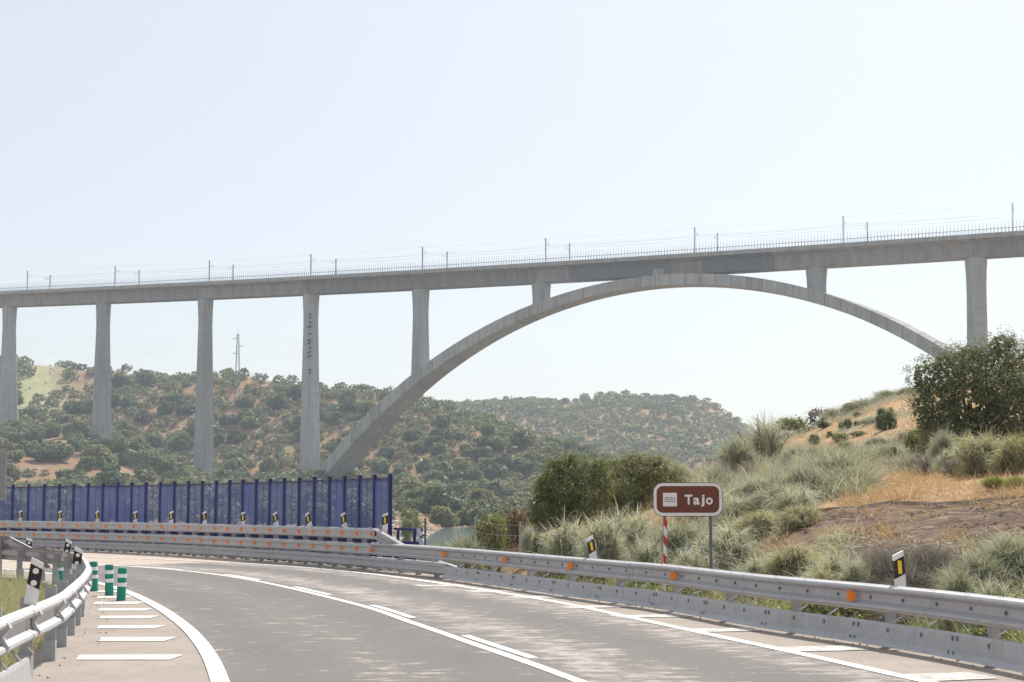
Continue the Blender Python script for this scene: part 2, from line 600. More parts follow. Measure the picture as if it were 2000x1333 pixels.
# ------------------------------------------------------------------ terrain
# relief along sight directions: heading (pixel column of the survey photo), then distance / height pairs
COLS = [
    (-700, [5, 57, 62, 75, 90, 110, 130, 150, 300, 345, 520, 743, 900, 1010, 1300, 2200],
           [-.06, -.06, -1.5, -4, -6, -7, -7, -7, -7, -4.2, 10, 42, 97, 110, 80, 30]),
    (20,   [5, 54, 59, 75, 90, 110, 130, 150, 300, 345, 520, 743, 900, 1010, 1300, 2200],
           [-.06, -.06, -1.5, -4, -6, -7, -7, -7, -7, -4.2, 9, 41, 94, 104, 80, 30]),
    (100,  [5, 52, 57, 75, 90, 110, 130, 150, 300, 345, 520, 730, 900, 1000, 1300, 2200],
           [-.06, -.06, -1.5, -4, -6, -7, -7, -7, -7, -4.2, 8, 38, 91, 98, 80, 30]),
    (200,  [5, 50, 55, 75, 90, 110, 130, 150, 300, 345, 520, 718, 880, 980, 1300, 2200],
           [-.06, -.06, -1.5, -4, -6, -7, -7, -7, -7, -4.2, 7, 32.6, 86, 88, 75, 30]),
    (400,  [5, 45, 50, 75, 90, 110, 130, 150, 290, 335, 520, 694, 860, 960, 1300, 2200],
           [-.06, -.06, -1.5, -4, -6, -7, -7, -7, -7, -4.2, 3, 12.3, 78.5, 76, 75, 30]),
    (600,  [5, 40, 45, 75, 90, 110, 130, 150, 240, 290, 520, 669, 840, 920, 1270, 2200],
           [-.06, -.06, -1.5, -4, -6, -7, -7, -7, -7, -4.2, 1, 9.5, 73.5, 60, 80, 30]),
    (760,  [5, 37, 41, 70, 85, 100, 120, 140, 170, 205, 500, 640, 800, 880, 1250, 2200],
           [-.06, -.06, -1.5, -4, -6, -7, -7, -7, -7, -4.2, 0, 8, 64, 40, 86, 30]),
    (815,  [5, 34, 38, 60, 80, 95, 120, 150, 190, 215, 470, 620, 785, 870, 1250, 2200],
           [-.06, -.06, -1.2, -3.5, -6, -7, -7, -7, -7, -4.2, 0, 7.6, 60, 30, 89, 30]),
    (870,  [5, 31.7, 34, 45, 60, 75, 95, 150, 310, 345, 470, 605, 770, 860, 1250, 2200],
           [-.06, -.06, -.4, -1.2, -3, -5.5, -7, -7, -7, -4.2, 0, 7, 56, 22, 91.5, 30]),
    (930,  [5, 30.5, 33, 45, 58, 75, 95, 150, 310, 345, 460, 600, 750, 850, 1250, 2200],
           [-.06, -.06, -.3, -.6, -1.5, -4.5, -7, -7, -7, -4.2, 0, 7, 48.5, 18, 92.5, 30]),
    (1030, [5, 28, 30.5, 40, 52, 62, 95, 150, 300, 345, 450, 580, 722, 840, 1250, 2200],
           [-.06, -.06, -.2, .2, .4, 0, -5, -7, -7, -4.2, 0, 6, 36, 15, 94, 30]),
    (1130, [5, 26, 28.5, 37, 49, 60, 100, 150, 300, 345, 450, 560, 690, 830, 1250, 2200],
           [-.06, -.06, -.15, .4, .9, 1.1, -4, -7, -7, -4.2, 0, 5, 25, 13, 95, 30]),
    (1200, [5, 24.6, 27, 34, 46, 62, 110, 160, 300, 345, 440, 550, 660, 830, 1250, 2200],
           [-.06, -.06, -.1, .6, 1.4, 2.0, -3, -7, -7, -4.2, 0, 4, 17, 12, 97, 30]),
    (1300, [5, 23, 25.5, 31, 43, 65, 115, 170, 300, 345, 430, 540, 620, 830, 1250, 2200],
           [-.06, -.06, -.05, .85, 1.8, 2.8, -2, -7, -7, -4.2, 0, 3, 8, 12, 95.5, 30]),
    (1380, [5, 21.6, 24, 30, 41, 68, 125, 170, 300, 345, 430, 540, 620, 830, 1240, 2200],
           [-.06, -.06, 0, .95, 2.0, 3.1, -2, -7, -7, -4.2, 0, 3, 6, 12, 87, 30]),
    (1440, [5, 20.6, 23, 29, 34, 48, 70, 130, 300, 345, 430, 540, 620, 820, 1230, 2200],
           [-.06, -.06, 0, 1.0, 1.55, 2.5, 3.5, -2, -7, -4.2, 0, 3, 6, 12, 73, 30]),
    (1500, [5, 19.4, 21.5, 27, 32, 48, 75, 135, 300, 345, 430, 540, 620, 800, 1200, 2200],
           [-.06, -.06, .05, 1.05, 1.6, 2.7, 4.3, -1, -7, -4.2, 0, 3, 6, 10, 52, 30]),
    (1560, [5, 18.7, 20.5, 25.5, 30, 46, 80, 140, 300, 345, 430, 540, 620, 800, 1150, 2200],
           [-.06, -.06, .1, 1.1, 1.55, 2.9, 5.4, 0, -7, -4.2, 0, 3, 6, 10, 32, 25]),
    (1650, [5, 17.6, 19.4, 23.5, 27.5, 44, 80, 140, 300, 345, 430, 540, 620, 800, 1100, 2200],
           [-.06, -.06, .1, 1.12, 1.55, 2.95, 6.4, 1, -7, -4.2, 0, 5, 8, 12, 20, 25]),
    (1750, [5, 16.6, 18.2, 22, 26.3, 42, 80, 145, 300, 345, 430, 540, 620, 800, 1100, 2200],
           [-.06, -.06, .1, 1.14, 1.58, 2.85, 7.6, 2, -7, -4.2, 0, 8, 12, 15, 20, 25]),
    (1880, [5, 15.4, 17, 20.7, 25, 41, 80, 150, 300, 345, 430, 540, 620, 800, 1100, 2200],
           [-.06, -.06, .1, 1.16, 1.62, 2.95, 9.0, 4, -7, -4.2, 2, 12, 15, 18, 20, 25]),
    (2000, [5, 14.4, 16, 19.7, 24, 41, 80, 150, 300, 345, 430, 540, 620, 800, 1100, 2200],
           [-.06, -.06, .1, 1.18, 1.65, 3.1, 10, 5, -7, -4.2, 5, 16, 18, 18, 20, 25]),
    (2700, [5, 11, 13, 17, 21, 38, 80, 160, 300, 345, 430, 540, 620, 800, 1100, 2200],
           [-.06, -.06, .1, 1.3, 1.8, 3.8, 13, 8, -5, -4.2, 5, 16, 18, 18, 20, 25]),
]
CU = np.array([(c[0] - 1000) / F for c in COLS])
CD = np.array([c[1] for c in COLS], float)
CZ = np.array([c[2] for c in COLS], float)


def _hash(i, j, seed):
    h = (i * 374761393 + j * 668265263 + seed * 1274126177) & 0xFFFFFFFF
    h = ((h ^ (h >> 13)) * 1103515245) & 0xFFFFFFFF
    return ((h ^ (h >> 16)) & 0xFFFF) / 65535.0


def vnoise(x, y, seed=0):
    xi, yi = np.floor(x).astype(np.int64), np.floor(y).astype(np.int64)
    fx, fy = x - xi, y - yi
    fx, fy = fx * fx * (3 - 2 * fx), fy * fy * (3 - 2 * fy)
    a, b = _hash(xi, yi, seed), _hash(xi + 1, yi, seed)
    c, d = _hash(xi, yi + 1, seed), _hash(xi + 1, yi + 1, seed)
    return (a * (1 - fx) + b * fx) * (1 - fy) + (c * (1 - fx) + d * fx) * fy


def fbm(x, y, seed=0, oct=4):
    s, a, t = 0, 1.0, 0
    for k in range(oct):
        s = s + a * vnoise(x * 2 ** k, y * 2 ** k, seed + k)
        t += a
        a *= 0.5
    return s / t


def knots(x, y):
    r = np.hypot(x, y)
    th = np.arctan2(x, y)
    inside = np.abs(th) < R(36)
    u = np.where(inside, x / np.where(np.abs(y) < 1e-6, 1e-6, y), np.sign(th) * math.tan(R(36)))
    D = np.where(inside, y, r * math.cos(R(36)))
    return np.clip(u, CU[0], CU[-1]), D


def height(x, y):
    x = np.asarray(x, float); y = np.asarray(y, float)
    u, D = knots(x, y)
    i = np.clip(np.searchsorted(CU, u) - 1, 0, len(CU) - 2)
    w = (u - CU[i]) / (CU[i + 1] - CU[i])
    w = w * w * (3 - 2 * w) * 0.5 + w * 0.5
    Dk = CD[i] * (1 - w)[..., None] + CD[i + 1] * w[..., None]
    Zk = CZ[i] * (1 - w)[..., None] + CZ[i + 1] * w[..., None]
    z = np.full(D.shape, -0.06)
    for k in range(Dk.shape[-1] - 1):
        t = (D - Dk[..., k]) / (Dk[..., k + 1] - Dk[..., k])
        ts = np.clip(t, 0, 1)
        if k >= 5:
            ts = ts * 0.6 + 0.4 * ts * ts * (3 - 2 * ts)
        z = np.where(t >= 0, Zk[..., k] * (1 - ts) + Zk[..., k + 1] * ts, z)
    d1 = Dk[..., 1]
    near = np.clip((D - d1 - 0.8) / 6.0, 0, 1)
    z = z + near * 0.22 * (fbm(x * 0.45, y * 0.45, 3) - 0.5) * 2
    mid = np.clip((D - 45) / 60, 0, 1)
    z = z + mid * 0.5 * (fbm(x * 0.12, y * 0.12, 9) - 0.5) * 2
    far = np.clip((D - 380) / 250, 0, 1)
    z = z + far * 9.0 * (fbm(x * 0.012, y * 0.012, 17) - 0.5) * 2
    return z


def H1(x, y):
    return float(height(np.array([x]), np.array([y]))[0])


def at(px, D):
    """plan point at survey heading px and distance D"""
    return ((px - 1000) / F * D, D)


def build_ground():
    th_f = np.arctan(np.linspace(-0.50, 0.50, 440))
    th_o = np.r_[np.linspace(-math.pi, th_f[0], 46)[:-1]], np.r_[np.linspace(th_f[-1], math.pi, 46)[1:]]
    TH = np.r_[th_o[0], th_f, th_o[1]]
    rr = [2.0]
    while rr[-1] < 2150:
        k = 1.020 if rr[-1] < 110 else (1.035 if rr[-1] < 340 else 1.013)
        rr.append(rr[-1] * k)
    RR = np.array(rr)
    T, Q = np.meshgrid(TH, RR)
    X, Y = np.sin(T) * Q, np.cos(T) * Q
    # keep the rows straight in depth ahead of the viewer so crest lines stay crisp
    Z = height(X, Y)
    nt, nr = len(TH), len(RR)
    V = np.stack([X, Y, Z], -1).reshape(-1, 3)
    V = np.vstack([V, [[0, 0, -0.06]]])
    idx = np.arange(nr * nt).reshape(nr, nt)
    Fa = np.stack([idx[:-1, :-1], idx[:-1, 1:], idx[1:, 1:], idx[1:, :-1]], -1).reshape(-1, 4)
    cen = np.array([[len(V) - 1, idx[0, (j + 1) % nt], idx[0, j], idx[0, j]] for j in range(nt)])[:, :4]
    me = np_mesh('ground', V, Fa, [MAT['ground']], smooth=True)
    # material regions that belong to the ground itself
    u, D = knots(V[:, 0], V[:, 1])
    px = u * F + 1000
    i = np.clip(np.searchsorted(CU, u) - 1, 0, len(CU) - 2)
    w = np.clip((u - CU[i]) / (CU[i + 1] - CU[i]), 0, 1)
    Dk = CD[i] * (1 - w)[:, None] + CD[i + 1] * w[:, None]
    jit = (fbm(V[:, 0] * 0.5, V[:, 1] * 0.5, 31) - 0.5)
    soil = np.clip((D - (Dk[:, 3] - 0.5 + jit * 2)) * 2, 0, 1) * np.clip((Dk[:, 4] + 0.15 - D) * 4, 0, 1) * np.clip((px - 1530) / 40, 0, 1)
    straw = np.clip((D - Dk[:, 4] + 0.2) * 3, 0, 1) * np.clip((np.where(px > 1420, Dk[:, 6], Dk[:, 5]) + 15 - D) / 10, 0, 1) * np.clip((px - 1300) / 120, 0, 1)
    straw *= np.clip(0.95 + jit * 1.2, 0, 1)
    green = np.clip(1 - np.hypot((px - 70) / 75, (D - 830) / 95), 0, 1) * 1.6
    green = np.maximum(green, np.clip(1 - np.hypot((px - 1120) / 70, (D - 1235) / 70), 0, 1))
    for nm, a in (('soil', soil), ('straw', straw), ('green', np.clip(green, 0, 1))):
        at_ = me.attributes.new(nm, 'FLOAT', 'POINT')
        at_.data.foreach_set('value', a.astype(np.float32))
    return link('ground', me, kind='structure')


build_ground()
wm = MB()
wm.add([(-900, 60, -4), (700, 60, -4), (700, 700, -4), (-900, 700, -4)], [(0, 1, 2, 3)])
wm.obj('water', MAT['water'], kind='structure')

# ------------------------------------------------------------------ road
ROAD = Path([(7.2, -24), (5.7, -14), (4.0, -4), (2.6, 5.4), (.64, 12.9), (-.50, 16.7), (-1.36, 19.5), (-2.55, 23.2), (-5.4, 30.2), (-8.06, 35), (-11.3, 38.7),
             (-15, 41.6), (-20, 44.6), (-30, 49.5), (-55, 58)])
LEFTE = Path([(2.2, -14), (.9, -4), (-.9, 5.4), (-2.62, 12.9), (-3.72, 17), (-4.85, 20.5), (-5.98, 23.6), (-7.1, 26.4), (-8.5, 29.4), (-10.5, 33.0), (-13.3, 36.4),
              (-16.8, 39.2), (-21.5, 42.1), (-31.4, 46.9), (-48, 52.5)])
LEFTB = Path([(-1.2, -10), (-2.6, -2), (-3.4, 6), (-4.4, 12.5), (-4.78, 14.8), (-5.13, 16.3), (-5.47, 17.7), (-5.85, 19.2), (-6.45, 21.4),
              (-7.05, 23.3), (-7.6, 25.0), (-8.15, 26.6), (-8.72, 27.9), (-9.4, 29.3), (-10.2, 30.7), (-11.2, 32.0), (-12.6, 33.6), (-16, 36.6), (-23, 41), (-36, 46.5), (-55, 53)])
OUTB = Path([(9.6, -16), (7.4, -2), (6.2, 7), (4.93, 13.7), (4.25, 16.2), (3.32, 18.6), (2.38, 21.9), (1.71, 23.5), (.18, 27.3), (-1.4, 31.1), (-3.15, 34.6), (-5.5, 38.6),
             (-7.9, 42), (-10.3, 45.2), (-12.9, 48.1), (-16, 51), (-20, 54), (-30, 60), (-55, 70)])


def offset_to(path, other, S):
    p, t, n = path.at(S)
    out = []
    for a, tt, nn in zip(p, t, n):
        d = other.p - a
        al, ac = d @ tt, d @ nn
        out.append(float(ac[np.argmin(np.abs(al) + 0.02 * np.abs(ac))]))
    return np.array(out)


S_ALL = np.linspace(1, ROAD.L - 4, 130)
lo = offset_to(ROAD, LEFTB, S_ALL) - 0.25
hi = offset_to(ROAD, OUTB, S_ALL) + 0.55
s_joint = ROAD.near((-10.6, 38.0))
road_root = thing('road', None, None, (0, 0, 0))
road_root['kind'] = 'structure'
k1 = S_ALL <= s_joint
S1 = np.r_[S_ALL[k1], s_joint]
l1, h1 = np.interp(S1, S_ALL, lo), np.interp(S1, S_ALL, hi)


def sheet(path, S, a, b, z):
    p, t, n = path.at(S)
    m = 6
    W = np.linspace(0, 1, m)
    V = np.concatenate([np.c_[p + n * (a * (1 - w) + b * w)[:, None], np.full(len(S), z)] for w in W])
    k = len(S)
    Fa = np.array([(j * k + i, (j + 1) * k + i, (j + 1) * k + i + 1, j * k + i + 1) for j in range(m - 1) for i in range(k - 1)])
    return V, Fa


V, Fa = sheet(ROAD, S1, l1, h1, 0.0)
link('shoulder', np_mesh('shoulder', V, Fa, [MAT['shoulder']]), road_root, kind='structure')
S2 = np.r_[s_joint, S_ALL[~k1]]
V, Fa = sheet(ROAD, S2, np.interp(S2, S_ALL, lo), np.interp(S2, S_ALL, hi), 0.0)
link('beige_pavement', np_mesh('beige_pavement', V, Fa, [MAT['deck_pave']]), road_root, kind='structure')
le_off = offset_to(ROAD, LEFTE, S_ALL)
V, Fa = ribbon_sheet(ROAD, 1, s_joint, lambda S: np.interp(S, S_ALL, le_off) + .03, lambda S: np.interp(S, [ROAD.near((.64, 12.9)), ROAD.near((-2.55, 23.2))], [3.13, 3.36]), 0.006)
am = np_mesh('asphalt', V, Fa, [MAT['asphalt']])
ac_ = am.attributes.new('across', 'FLOAT', 'POINT')
ac_.data.foreach_set('value', np.repeat([0.0, 1.0], len(V) // 2).astype(np.float32))
link('asphalt', am, road_root, kind='structure')


LANE_R = lambda d: (lambda S: np.interp(S, [ROAD.near((.64, 12.9)), ROAD.near((-2.55, 23.2))], [3.02, 3.25]) + d)


def marking(name, s0, s1, o0, o1, mat='paint', z=0.012):
    V, Fa = ribbon_sheet(ROAD, s0, s1, o0, o1, z, 0.4)
    return link(name, np_mesh(name, V, Fa, [MAT[mat]]), road_root, kind='structure')


V, Fa = ribbon_sheet(LEFTE, 1, LEFTE.L - 4, -.085, .085, .012, 0.4)
link('edge_line', np_mesh('edge_line', V, Fa, [MAT['paint']]), road_root, kind='structure')
marking('edge_line', 1, ROAD.L - 6, LANE_R(-.07), LANE_R(.09))
marking('centre_line', 1, ROAD.L - 6, -0.065, 0.065)
s_d = ROAD.near((-.2, 16.3)) - 1.35
for k in range(-5, 7):
    marking('centre_dash', s_d + k * 5.55, s_d + k * 5.55 + 2.7, 0.125, 0.245)

for x0, x1, y in [(-4.62, -3.55, 15.1), (-4.98, -4.1, 17.15), (-5.5, -4.65, 18.85), (-5.95, -5.15, 20.5), (-6.4, -5.6, 22.0),
                  (-6.9, -6.1, 23.5), (-7.3, -6.7, 25.0), (-7.75, -7.3, 26.6)]:
    w = 0.24
    V = [(x0 + .1, y - w, .008), (x1, y - w, .008), (x1 + .03, y + w, .008), (x0, y + w * .9, .008)]
    link('hatch_bar', np_mesh('hatch_bar', V, [(0, 1, 2, 3)], [MAT['paint']]), road_root, kind='structure')
for x0, x1, y in [(-2.0, -.9, 28.6), (-.9, .15, 26.7), (-.1, 1.0, 25), (.7, 1.85, 22.6), (1.38, 2.6, 20.7), (2.1, 3.2, 18.4), (2.8, 3.95, 16), (3.6, 4.5, 13.4), (4.2, 5.2, 10.6)]:
    w = 0.25
    V = [(x0 + .22, y - w - .1, .008), (x1, y - w + .1, .008), (x1 - .1, y + w + .1, .008), (x0, y + w - .1, .008)]
    link('hatch_bar', np_mesh('hatch_bar', V, [(0, 1, 2, 3)], [MAT['paint_worn']]), road_root, kind='structure')

# drainage kerb along the upper edge of the bare soil bench
kp = []
for px in (1560, 1620, 1700, 1780, 1860, 1940, 2020, 2120, 2300, 2480):
    u = (px - 1000) / F
    d = np.interp(u, CU, CD[:, 4])
    kp.append((u * d, d))
KERB = Path(kp)
mb = MB()
sweep(mb, KERB, 0.0, KERB.L - 0.2, [(-.16, -.25), (.12, -.25), (.12, .035), (-.16, -.01)], 0.5, zfun=lambda s: H1(*KERB.at(s)[0]))
mb.obj('kerb', plain('dusty_concrete', (0.34, 0.30, 0.265), 0.95, 0, 0.35, 3), kind='structure')

# ------------------------------------------------------------------ railway viaduct
VP = np.array((-37.0, 600.0)); VA = np.array((math.cos(R(-30)), math.sin(R(-30)))); VN = np.array((VA[1], -VA[0]))   # VN points towards the road


def vpt(t, o, z):
    q = VP + VA * t + VN * o
    return (q[0], q[1], z)


_T = np.array([-255.3, -174.6, -55.3, 62.3, 135.1, 183.7, 244.7]); _Z = np.array([110.8, 106.9, 102.0, 98.2, 96.3, 95.0, 92.8])
_dz = np.polyfit(_T, _Z, 2)
deck_z = lambda t: float(np.polyval(_dz, t))
_at = [-2.144884677319975e-08, -1.5552232598143802e-06, -0.0025873179045094014, -0.01955817363633642, 89.9363456217364]
TCR = 112.85
arch_top = lambda t: float(np.polyval(_at, t - TCR))
arch_th = lambda t: 4.15 + 2.4 * ((abs(t - TCR)) / 165) ** 2
arch_hw = lambda t: 4.2 + 5.0 * (abs(t - TCR) / 165) ** 2
PIER_T = [-256.0, -189.1, -122.9, -60.8, -2.1, 56.4, 112.8, 170.9, 227.4]

via = thing('railway_viaduct', 'long pale concrete railway viaduct with one great arch rising over the valley', 'bridge', vpt(0, 0, 0))


def deck_profile(t):
    z = deck_z(t)
    half = [(7.2, -.05), (7.2, -1.25), (3.9, -2.15), (3.2, -6.9)]
    return [(a, z + b) for a, b in half] + [(-a, z + b) for a, b in reversed(half)]


def loft(mb, secs):
    k = len(secs[0])
    V = [p for s in secs for p in s]
    Fs = []
    for i in range(len(secs) - 1):
        for j in range(k):
            a, b = i * k + j, i * k + (j + 1) % k
            Fs.append((a, a + k, b + k, b))
    Fs.append(tuple(range(k)))
    Fs.append(tuple((len(secs) - 1) * k + j for j in reversed(range(k))))
    return mb.add(V, Fs)


cuts = [-330, -256, -189, -123, -61, -2, 56.4, 71, 115, 128, 156, 171, 227, 285, 350]
dark = {(71, 115), (128, 156)}
for a, b in zip(cuts[:-1], cuts[1:]):
    n = max(2, int((b - a) / 12))
    T = np.linspace(a + .06, b - .06, n)
    mb = MB()
    loft(mb, [[vpt(t, o, z) for o, z in deck_profile(t)] for t in T])
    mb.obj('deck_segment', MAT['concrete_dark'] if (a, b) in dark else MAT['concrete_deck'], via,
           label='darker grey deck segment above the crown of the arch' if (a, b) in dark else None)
mb = MB()
T = np.linspace(-329, 349, 60)
for sgn in (1, -1):
    loft(mb, [[vpt(t, sgn * 7.32, deck_z(t) - 1.2), vpt(t, sgn * 7.32, deck_z(t) + .35), vpt(t, sgn * 6.95, deck_z(t) + .35), vpt(t, sgn * 6.95, deck_z(t) - .02), vpt(t, sgn * 7.19, deck_z(t) - .02), vpt(t, sgn * 7.19, deck_z(t) - 1.2)] for t in T])
mb.obj('parapet', MAT['concrete'], via)

# picket screens on both parapets, each picket real geometry, joined per side
for sgn in (1, -1):
    mb = MB()
    for t in np.arange(-329, 349, 1.2):
        z = deck_z(t) + .35
        P = [vpt(t, sgn * 7.1, z), vpt(t, sgn * 7.15, z + 1.5), vpt(t, sgn * 6.9, z + 3.0), vpt(t, sgn * 6.5, z + 4.0)]
        mb.tube(P, [.11, .09, .055, .04], 3, cap=False)
    mb.obj('picket_screen', MAT['picket'], via, kind='stuff')
    mb = MB()
    loft(mb, [[vpt(t, sgn * 7.06, deck_z(t) + 1.65), vpt(t, sgn * 7.06, deck_z(t) + 1.82), vpt(t, sgn * 6.95, deck_z(t) + 1.82), vpt(t, sgn * 6.95, deck_z(t) + 1.65)] for t in T])
    mb.obj('screen_rail', MAT['picket'], via)

# arch: inner core plus box segments with open joints
mb = MB()
T = np.linspace(-66, 270, 120)


def arch_sec(t, inset):
    h, z, th = arch_hw(t) - inset, arch_top(t), arch_th(t)
    e = 1.7 * max(0.0, (t - TCR - 40) / 80) ** 0.8 if t > TCR + 40 else 0.0  # far top edge raised past the crown, shaped so a sunlit strip shows
    return [vpt(t, h, z - inset), vpt(t, h, z - th + inset), vpt(t, -h, z - th + inset), vpt(t, -h, z - inset + e)]


loft(mb, [arch_sec(t, 0.2) for t in T])
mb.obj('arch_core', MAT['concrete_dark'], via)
s_arc = np.r_[0, np.cumsum(np.hypot(np.diff(T), np.diff([arch_top(t) for t in T])))]
for k in range(int(s_arc[-1] / 6.2)):
    t0, t1 = np.interp([k * 6.2 + .14, (k + 1) * 6.2 - .14], s_arc, T)
    mb = MB()
    loft(mb, [arch_sec(t, 0.0) for t in np.linspace(t0, t1, 3)])
    mb.obj('arch_segment', MAT['concrete'], via)


def pier_section(t, z, wl, wt, ch):
    """rectangle with chamfered corners; wl along the track, wt across"""
    a, b = wl / 2, wt / 2
    c = ch
    pts = [(a - c, b), (a, b - c), (a, -b + c), (a - c, -b), (-a + c, -b), (-a, -b + c), (-a, b - c), (-a + c, b)]
    return [vpt(t + p, o, z) for p, o in pts]


def make_pier(t, zb, zt, w_top, w_bot, name, flare=1.35):
    H_ = zt - zb
    lv = [(zt, flare), (zt - 1.2, flare), (zt - min(4, H_ * .2), 1 + (flare - 1) * .55), (zt - min(8, H_ * .45), 1 + (flare - 1) * .15), (zt - min(12, H_ * .6), 1.0)]
    z = lv[-1][0] - 5.5
    while z > zb + 2:
        lv.append((z, None)); z -= 5.5
    lv.append((zb, None))
    mb = MB()
    z0 = lv[4][0]
    secs = []
    for z, fl in lv:
        base = w_top + (w_bot - w_top) * max(0, (z0 - z)) / max(1, z0 - zb)
        w = base * (fl or 1.0)
        wt = base * 1.15 * (1 + ((fl or 1) - 1) * 0.35)
        if fl is None and z > zb + 1:      # recessed joint between concrete lifts
            for dz, ins in ((.16, 0), (.14, .30), (-.14, .30), (-.16, 0)):
                secs.append(pier_section(t, z + dz, w - ins, wt - ins, w * .26))
        else:
            secs.append(pier_section(t, z, w, wt, w * .26))
    k = 8
    V = [p for s in secs for p in s]
    Fs = []
    for i in range(len(secs) - 1):
        for j in range(k):
            a, b = i * k + j, i * k + (j + 1) % k
            Fs.append((a, b, b + k, a + k))
    Fs.append(tuple(range(k)))
    Fs.append(tuple((len(secs) - 1) * k + j for j in reversed(range(k))))
    mb.add(V, Fs)
    return mb.obj(name, MAT['concrete'], via)


for i, t in enumerate(PIER_T):
    zt = deck_z(t) - 7.05
    if t < 10 or t > 200:
        p = vpt(t, 0, 0)
        zb = H1(p[0], p[1]) - 3
        if i == 4: zb = arch_top(t) - 3
        wb = {0: 9.0, 1: 8.6, 2: 8.4, 3: 8.2, 4: 6.9}.get(i, 7.2)
        pr = make_pier(t, zb, zt, 5.6 if i < 5 else 5.9, wb, 'pier', 1.20 if i < 5 else 1.14)
        if i == 3:      # nesting boxes and marks fixed to the upper half of this pier
            mb = MB()
            for r_ in range(16):
                for c_ in range(2):
                    if RNG.random() < (0.35 if c_ == 0 else 0.8):
                        mb.box(vpt(t + 1.0 * c_ + 1.2, 3.3, zt - 7 - r_ * 1.9 + RNG.uniform(-.4, .4)), (.38, .25, .42), ((VA[0], VA[1], 0), (VN[0], VN[1], 0), (0, 0, 1)))
            mb.obj('nest_boxes', MAT['black_hole'], pr, kind='stuff')
    elif i == 6:
        mb = MB()
        loft(mb, [[vpt(t - 3.2 + a, o, z) for a, o in ((-2.1, 3.6), (2.1, 3.6), (2.1, -3.6), (-2.1, -3.6))] for z in (zt + 6.5, arch_top(t) - 3.9)][::-1])
        mb.obj('crown_block', MAT['concrete'], via)
        mb = MB()
        mb.box(vpt(t + 3.2, 0, zt - .4), (3.4, 2.6, .42), ((VA[0], VA[1], 0), (VN[0], VN[1], 0), (0, 0, 1)))
        mb.obj('crown_bearing', MAT['concrete_dark'], via)
    else:
        make_pier(t, arch_top(t) - 3.0, zt, 6.0, 6.2, 'spandrel_column', 1.15)
    mb = MB()
    mb.box(vpt(t, 0, zt + .04), (2.3, 2.4, .16), ((VA[0], VA[1], 0), (VN[0], VN[1], 0), (0, 0, 1)))
    if i != 6:
        mb.obj('bearing', MAT['black_hole'], via)

# catenary masts: a proto, then copies with their own places
NEAR_T = [-236, -175, -115, -56, 3, 62, 126, 183, 241]
FAR_T = [-234, -172, -112, -52, 7, 66, 130, 188, 247]


def make_mast(label, group):
    m = thing('catenary_mast', label, 'catenary mast', (0, 0, 0), 0, group)
    b = MB()
    for dx in (-.16, .16):
        b.box((dx, 0, 5.0), (.055, .13, 5.0))
    for k in range(14):
        b.box((0, 0, .5 + k * .68), (.17, .05, .05))
    kid(b.obj('pole', MAT['mast'], m))
    b = MB()
    b.tube([(0, 0, 9.0), (0, 3.4, 8.1)], .06, 4)
    b.tube([(0, 0, 7.2), (0, 3.4, 8.1)], .06, 4)
    b.tube([(0, 1.2, 7.55), (0, 3.9, 7.2)], .045, 4)
    kid(b.obj('bracket', MAT['mast'], m))
    b = MB()
    b.box((0, -.45, 9.85), (.06, .5, .06))
    kid(b.obj('feeder_arm', MAT['mast'], m))
    return m


names = ['beyond', 'first pier', 'second pier', 'third pier', 'fourth pier', 'fifth pier', 'first spandrel column', 'arch crown', 'second spandrel column', 'pier beside the oak']
ORD = ['first', 'second', 'third', 'fourth', 'fifth', 'sixth', 'seventh', 'eighth', 'ninth']
rzN = math.atan2(-VN[1], -VN[0]) - math.pi / 2
proto = None
for side, TT in ((1, NEAR_T), (-1, FAR_T)):
    for i, t in enumerate(TT):
        o = 6.45 * side
        loc = vpt(t, o, deck_z(t) + .1 if side > 0 else deck_z(t) - .1)
        rz = rzN if side > 0 else rzN + math.pi
        lab = '%s catenary mast from the left on the %s parapet of the viaduct' % (ORD[i], 'near' if side > 0 else 'far')
        if proto is None:
            proto = make_mast(lab, 'catenary masts along the viaduct')
            proto.location = loc
            proto.rotation_euler = (0, 0, rz)
        else:
            dup(proto, loc, rz, label=lab)
for side in (1, -1):
    for zo, nm in ((9.8, 'feeder'), (8.1, 'messenger'), (7.0, 'contact')):
        mb = MB()
        TT = NEAR_T if side > 0 else FAR_T
        P = []
        for a, b in zip(TT[:-1], TT[1:]):
            for w in np.linspace(0, 1, 6)[:-1]:
                t = a + (b - a) * w
                sag = (1.3 if nm == 'messenger' else .5 if nm == 'feeder' else 0) * 4 * w * (1 - w)
                P.append(vpt(t, (7.3 if nm == 'feeder' else 2.9) * side, deck_z(t) + zo - sag))
        mb.tube(P, .022, 3)
        link('%s_wire' % nm, mb.mesh('%s_wire' % nm, MAT['wire']),
             label='thin %s wire strung %s between the %s catenary masts' % (nm, {'feeder': 'highest', 'messenger': 'sagging', 'contact': 'lowest and level'}[nm], 'near' if side > 0 else 'far'), cat='wire')

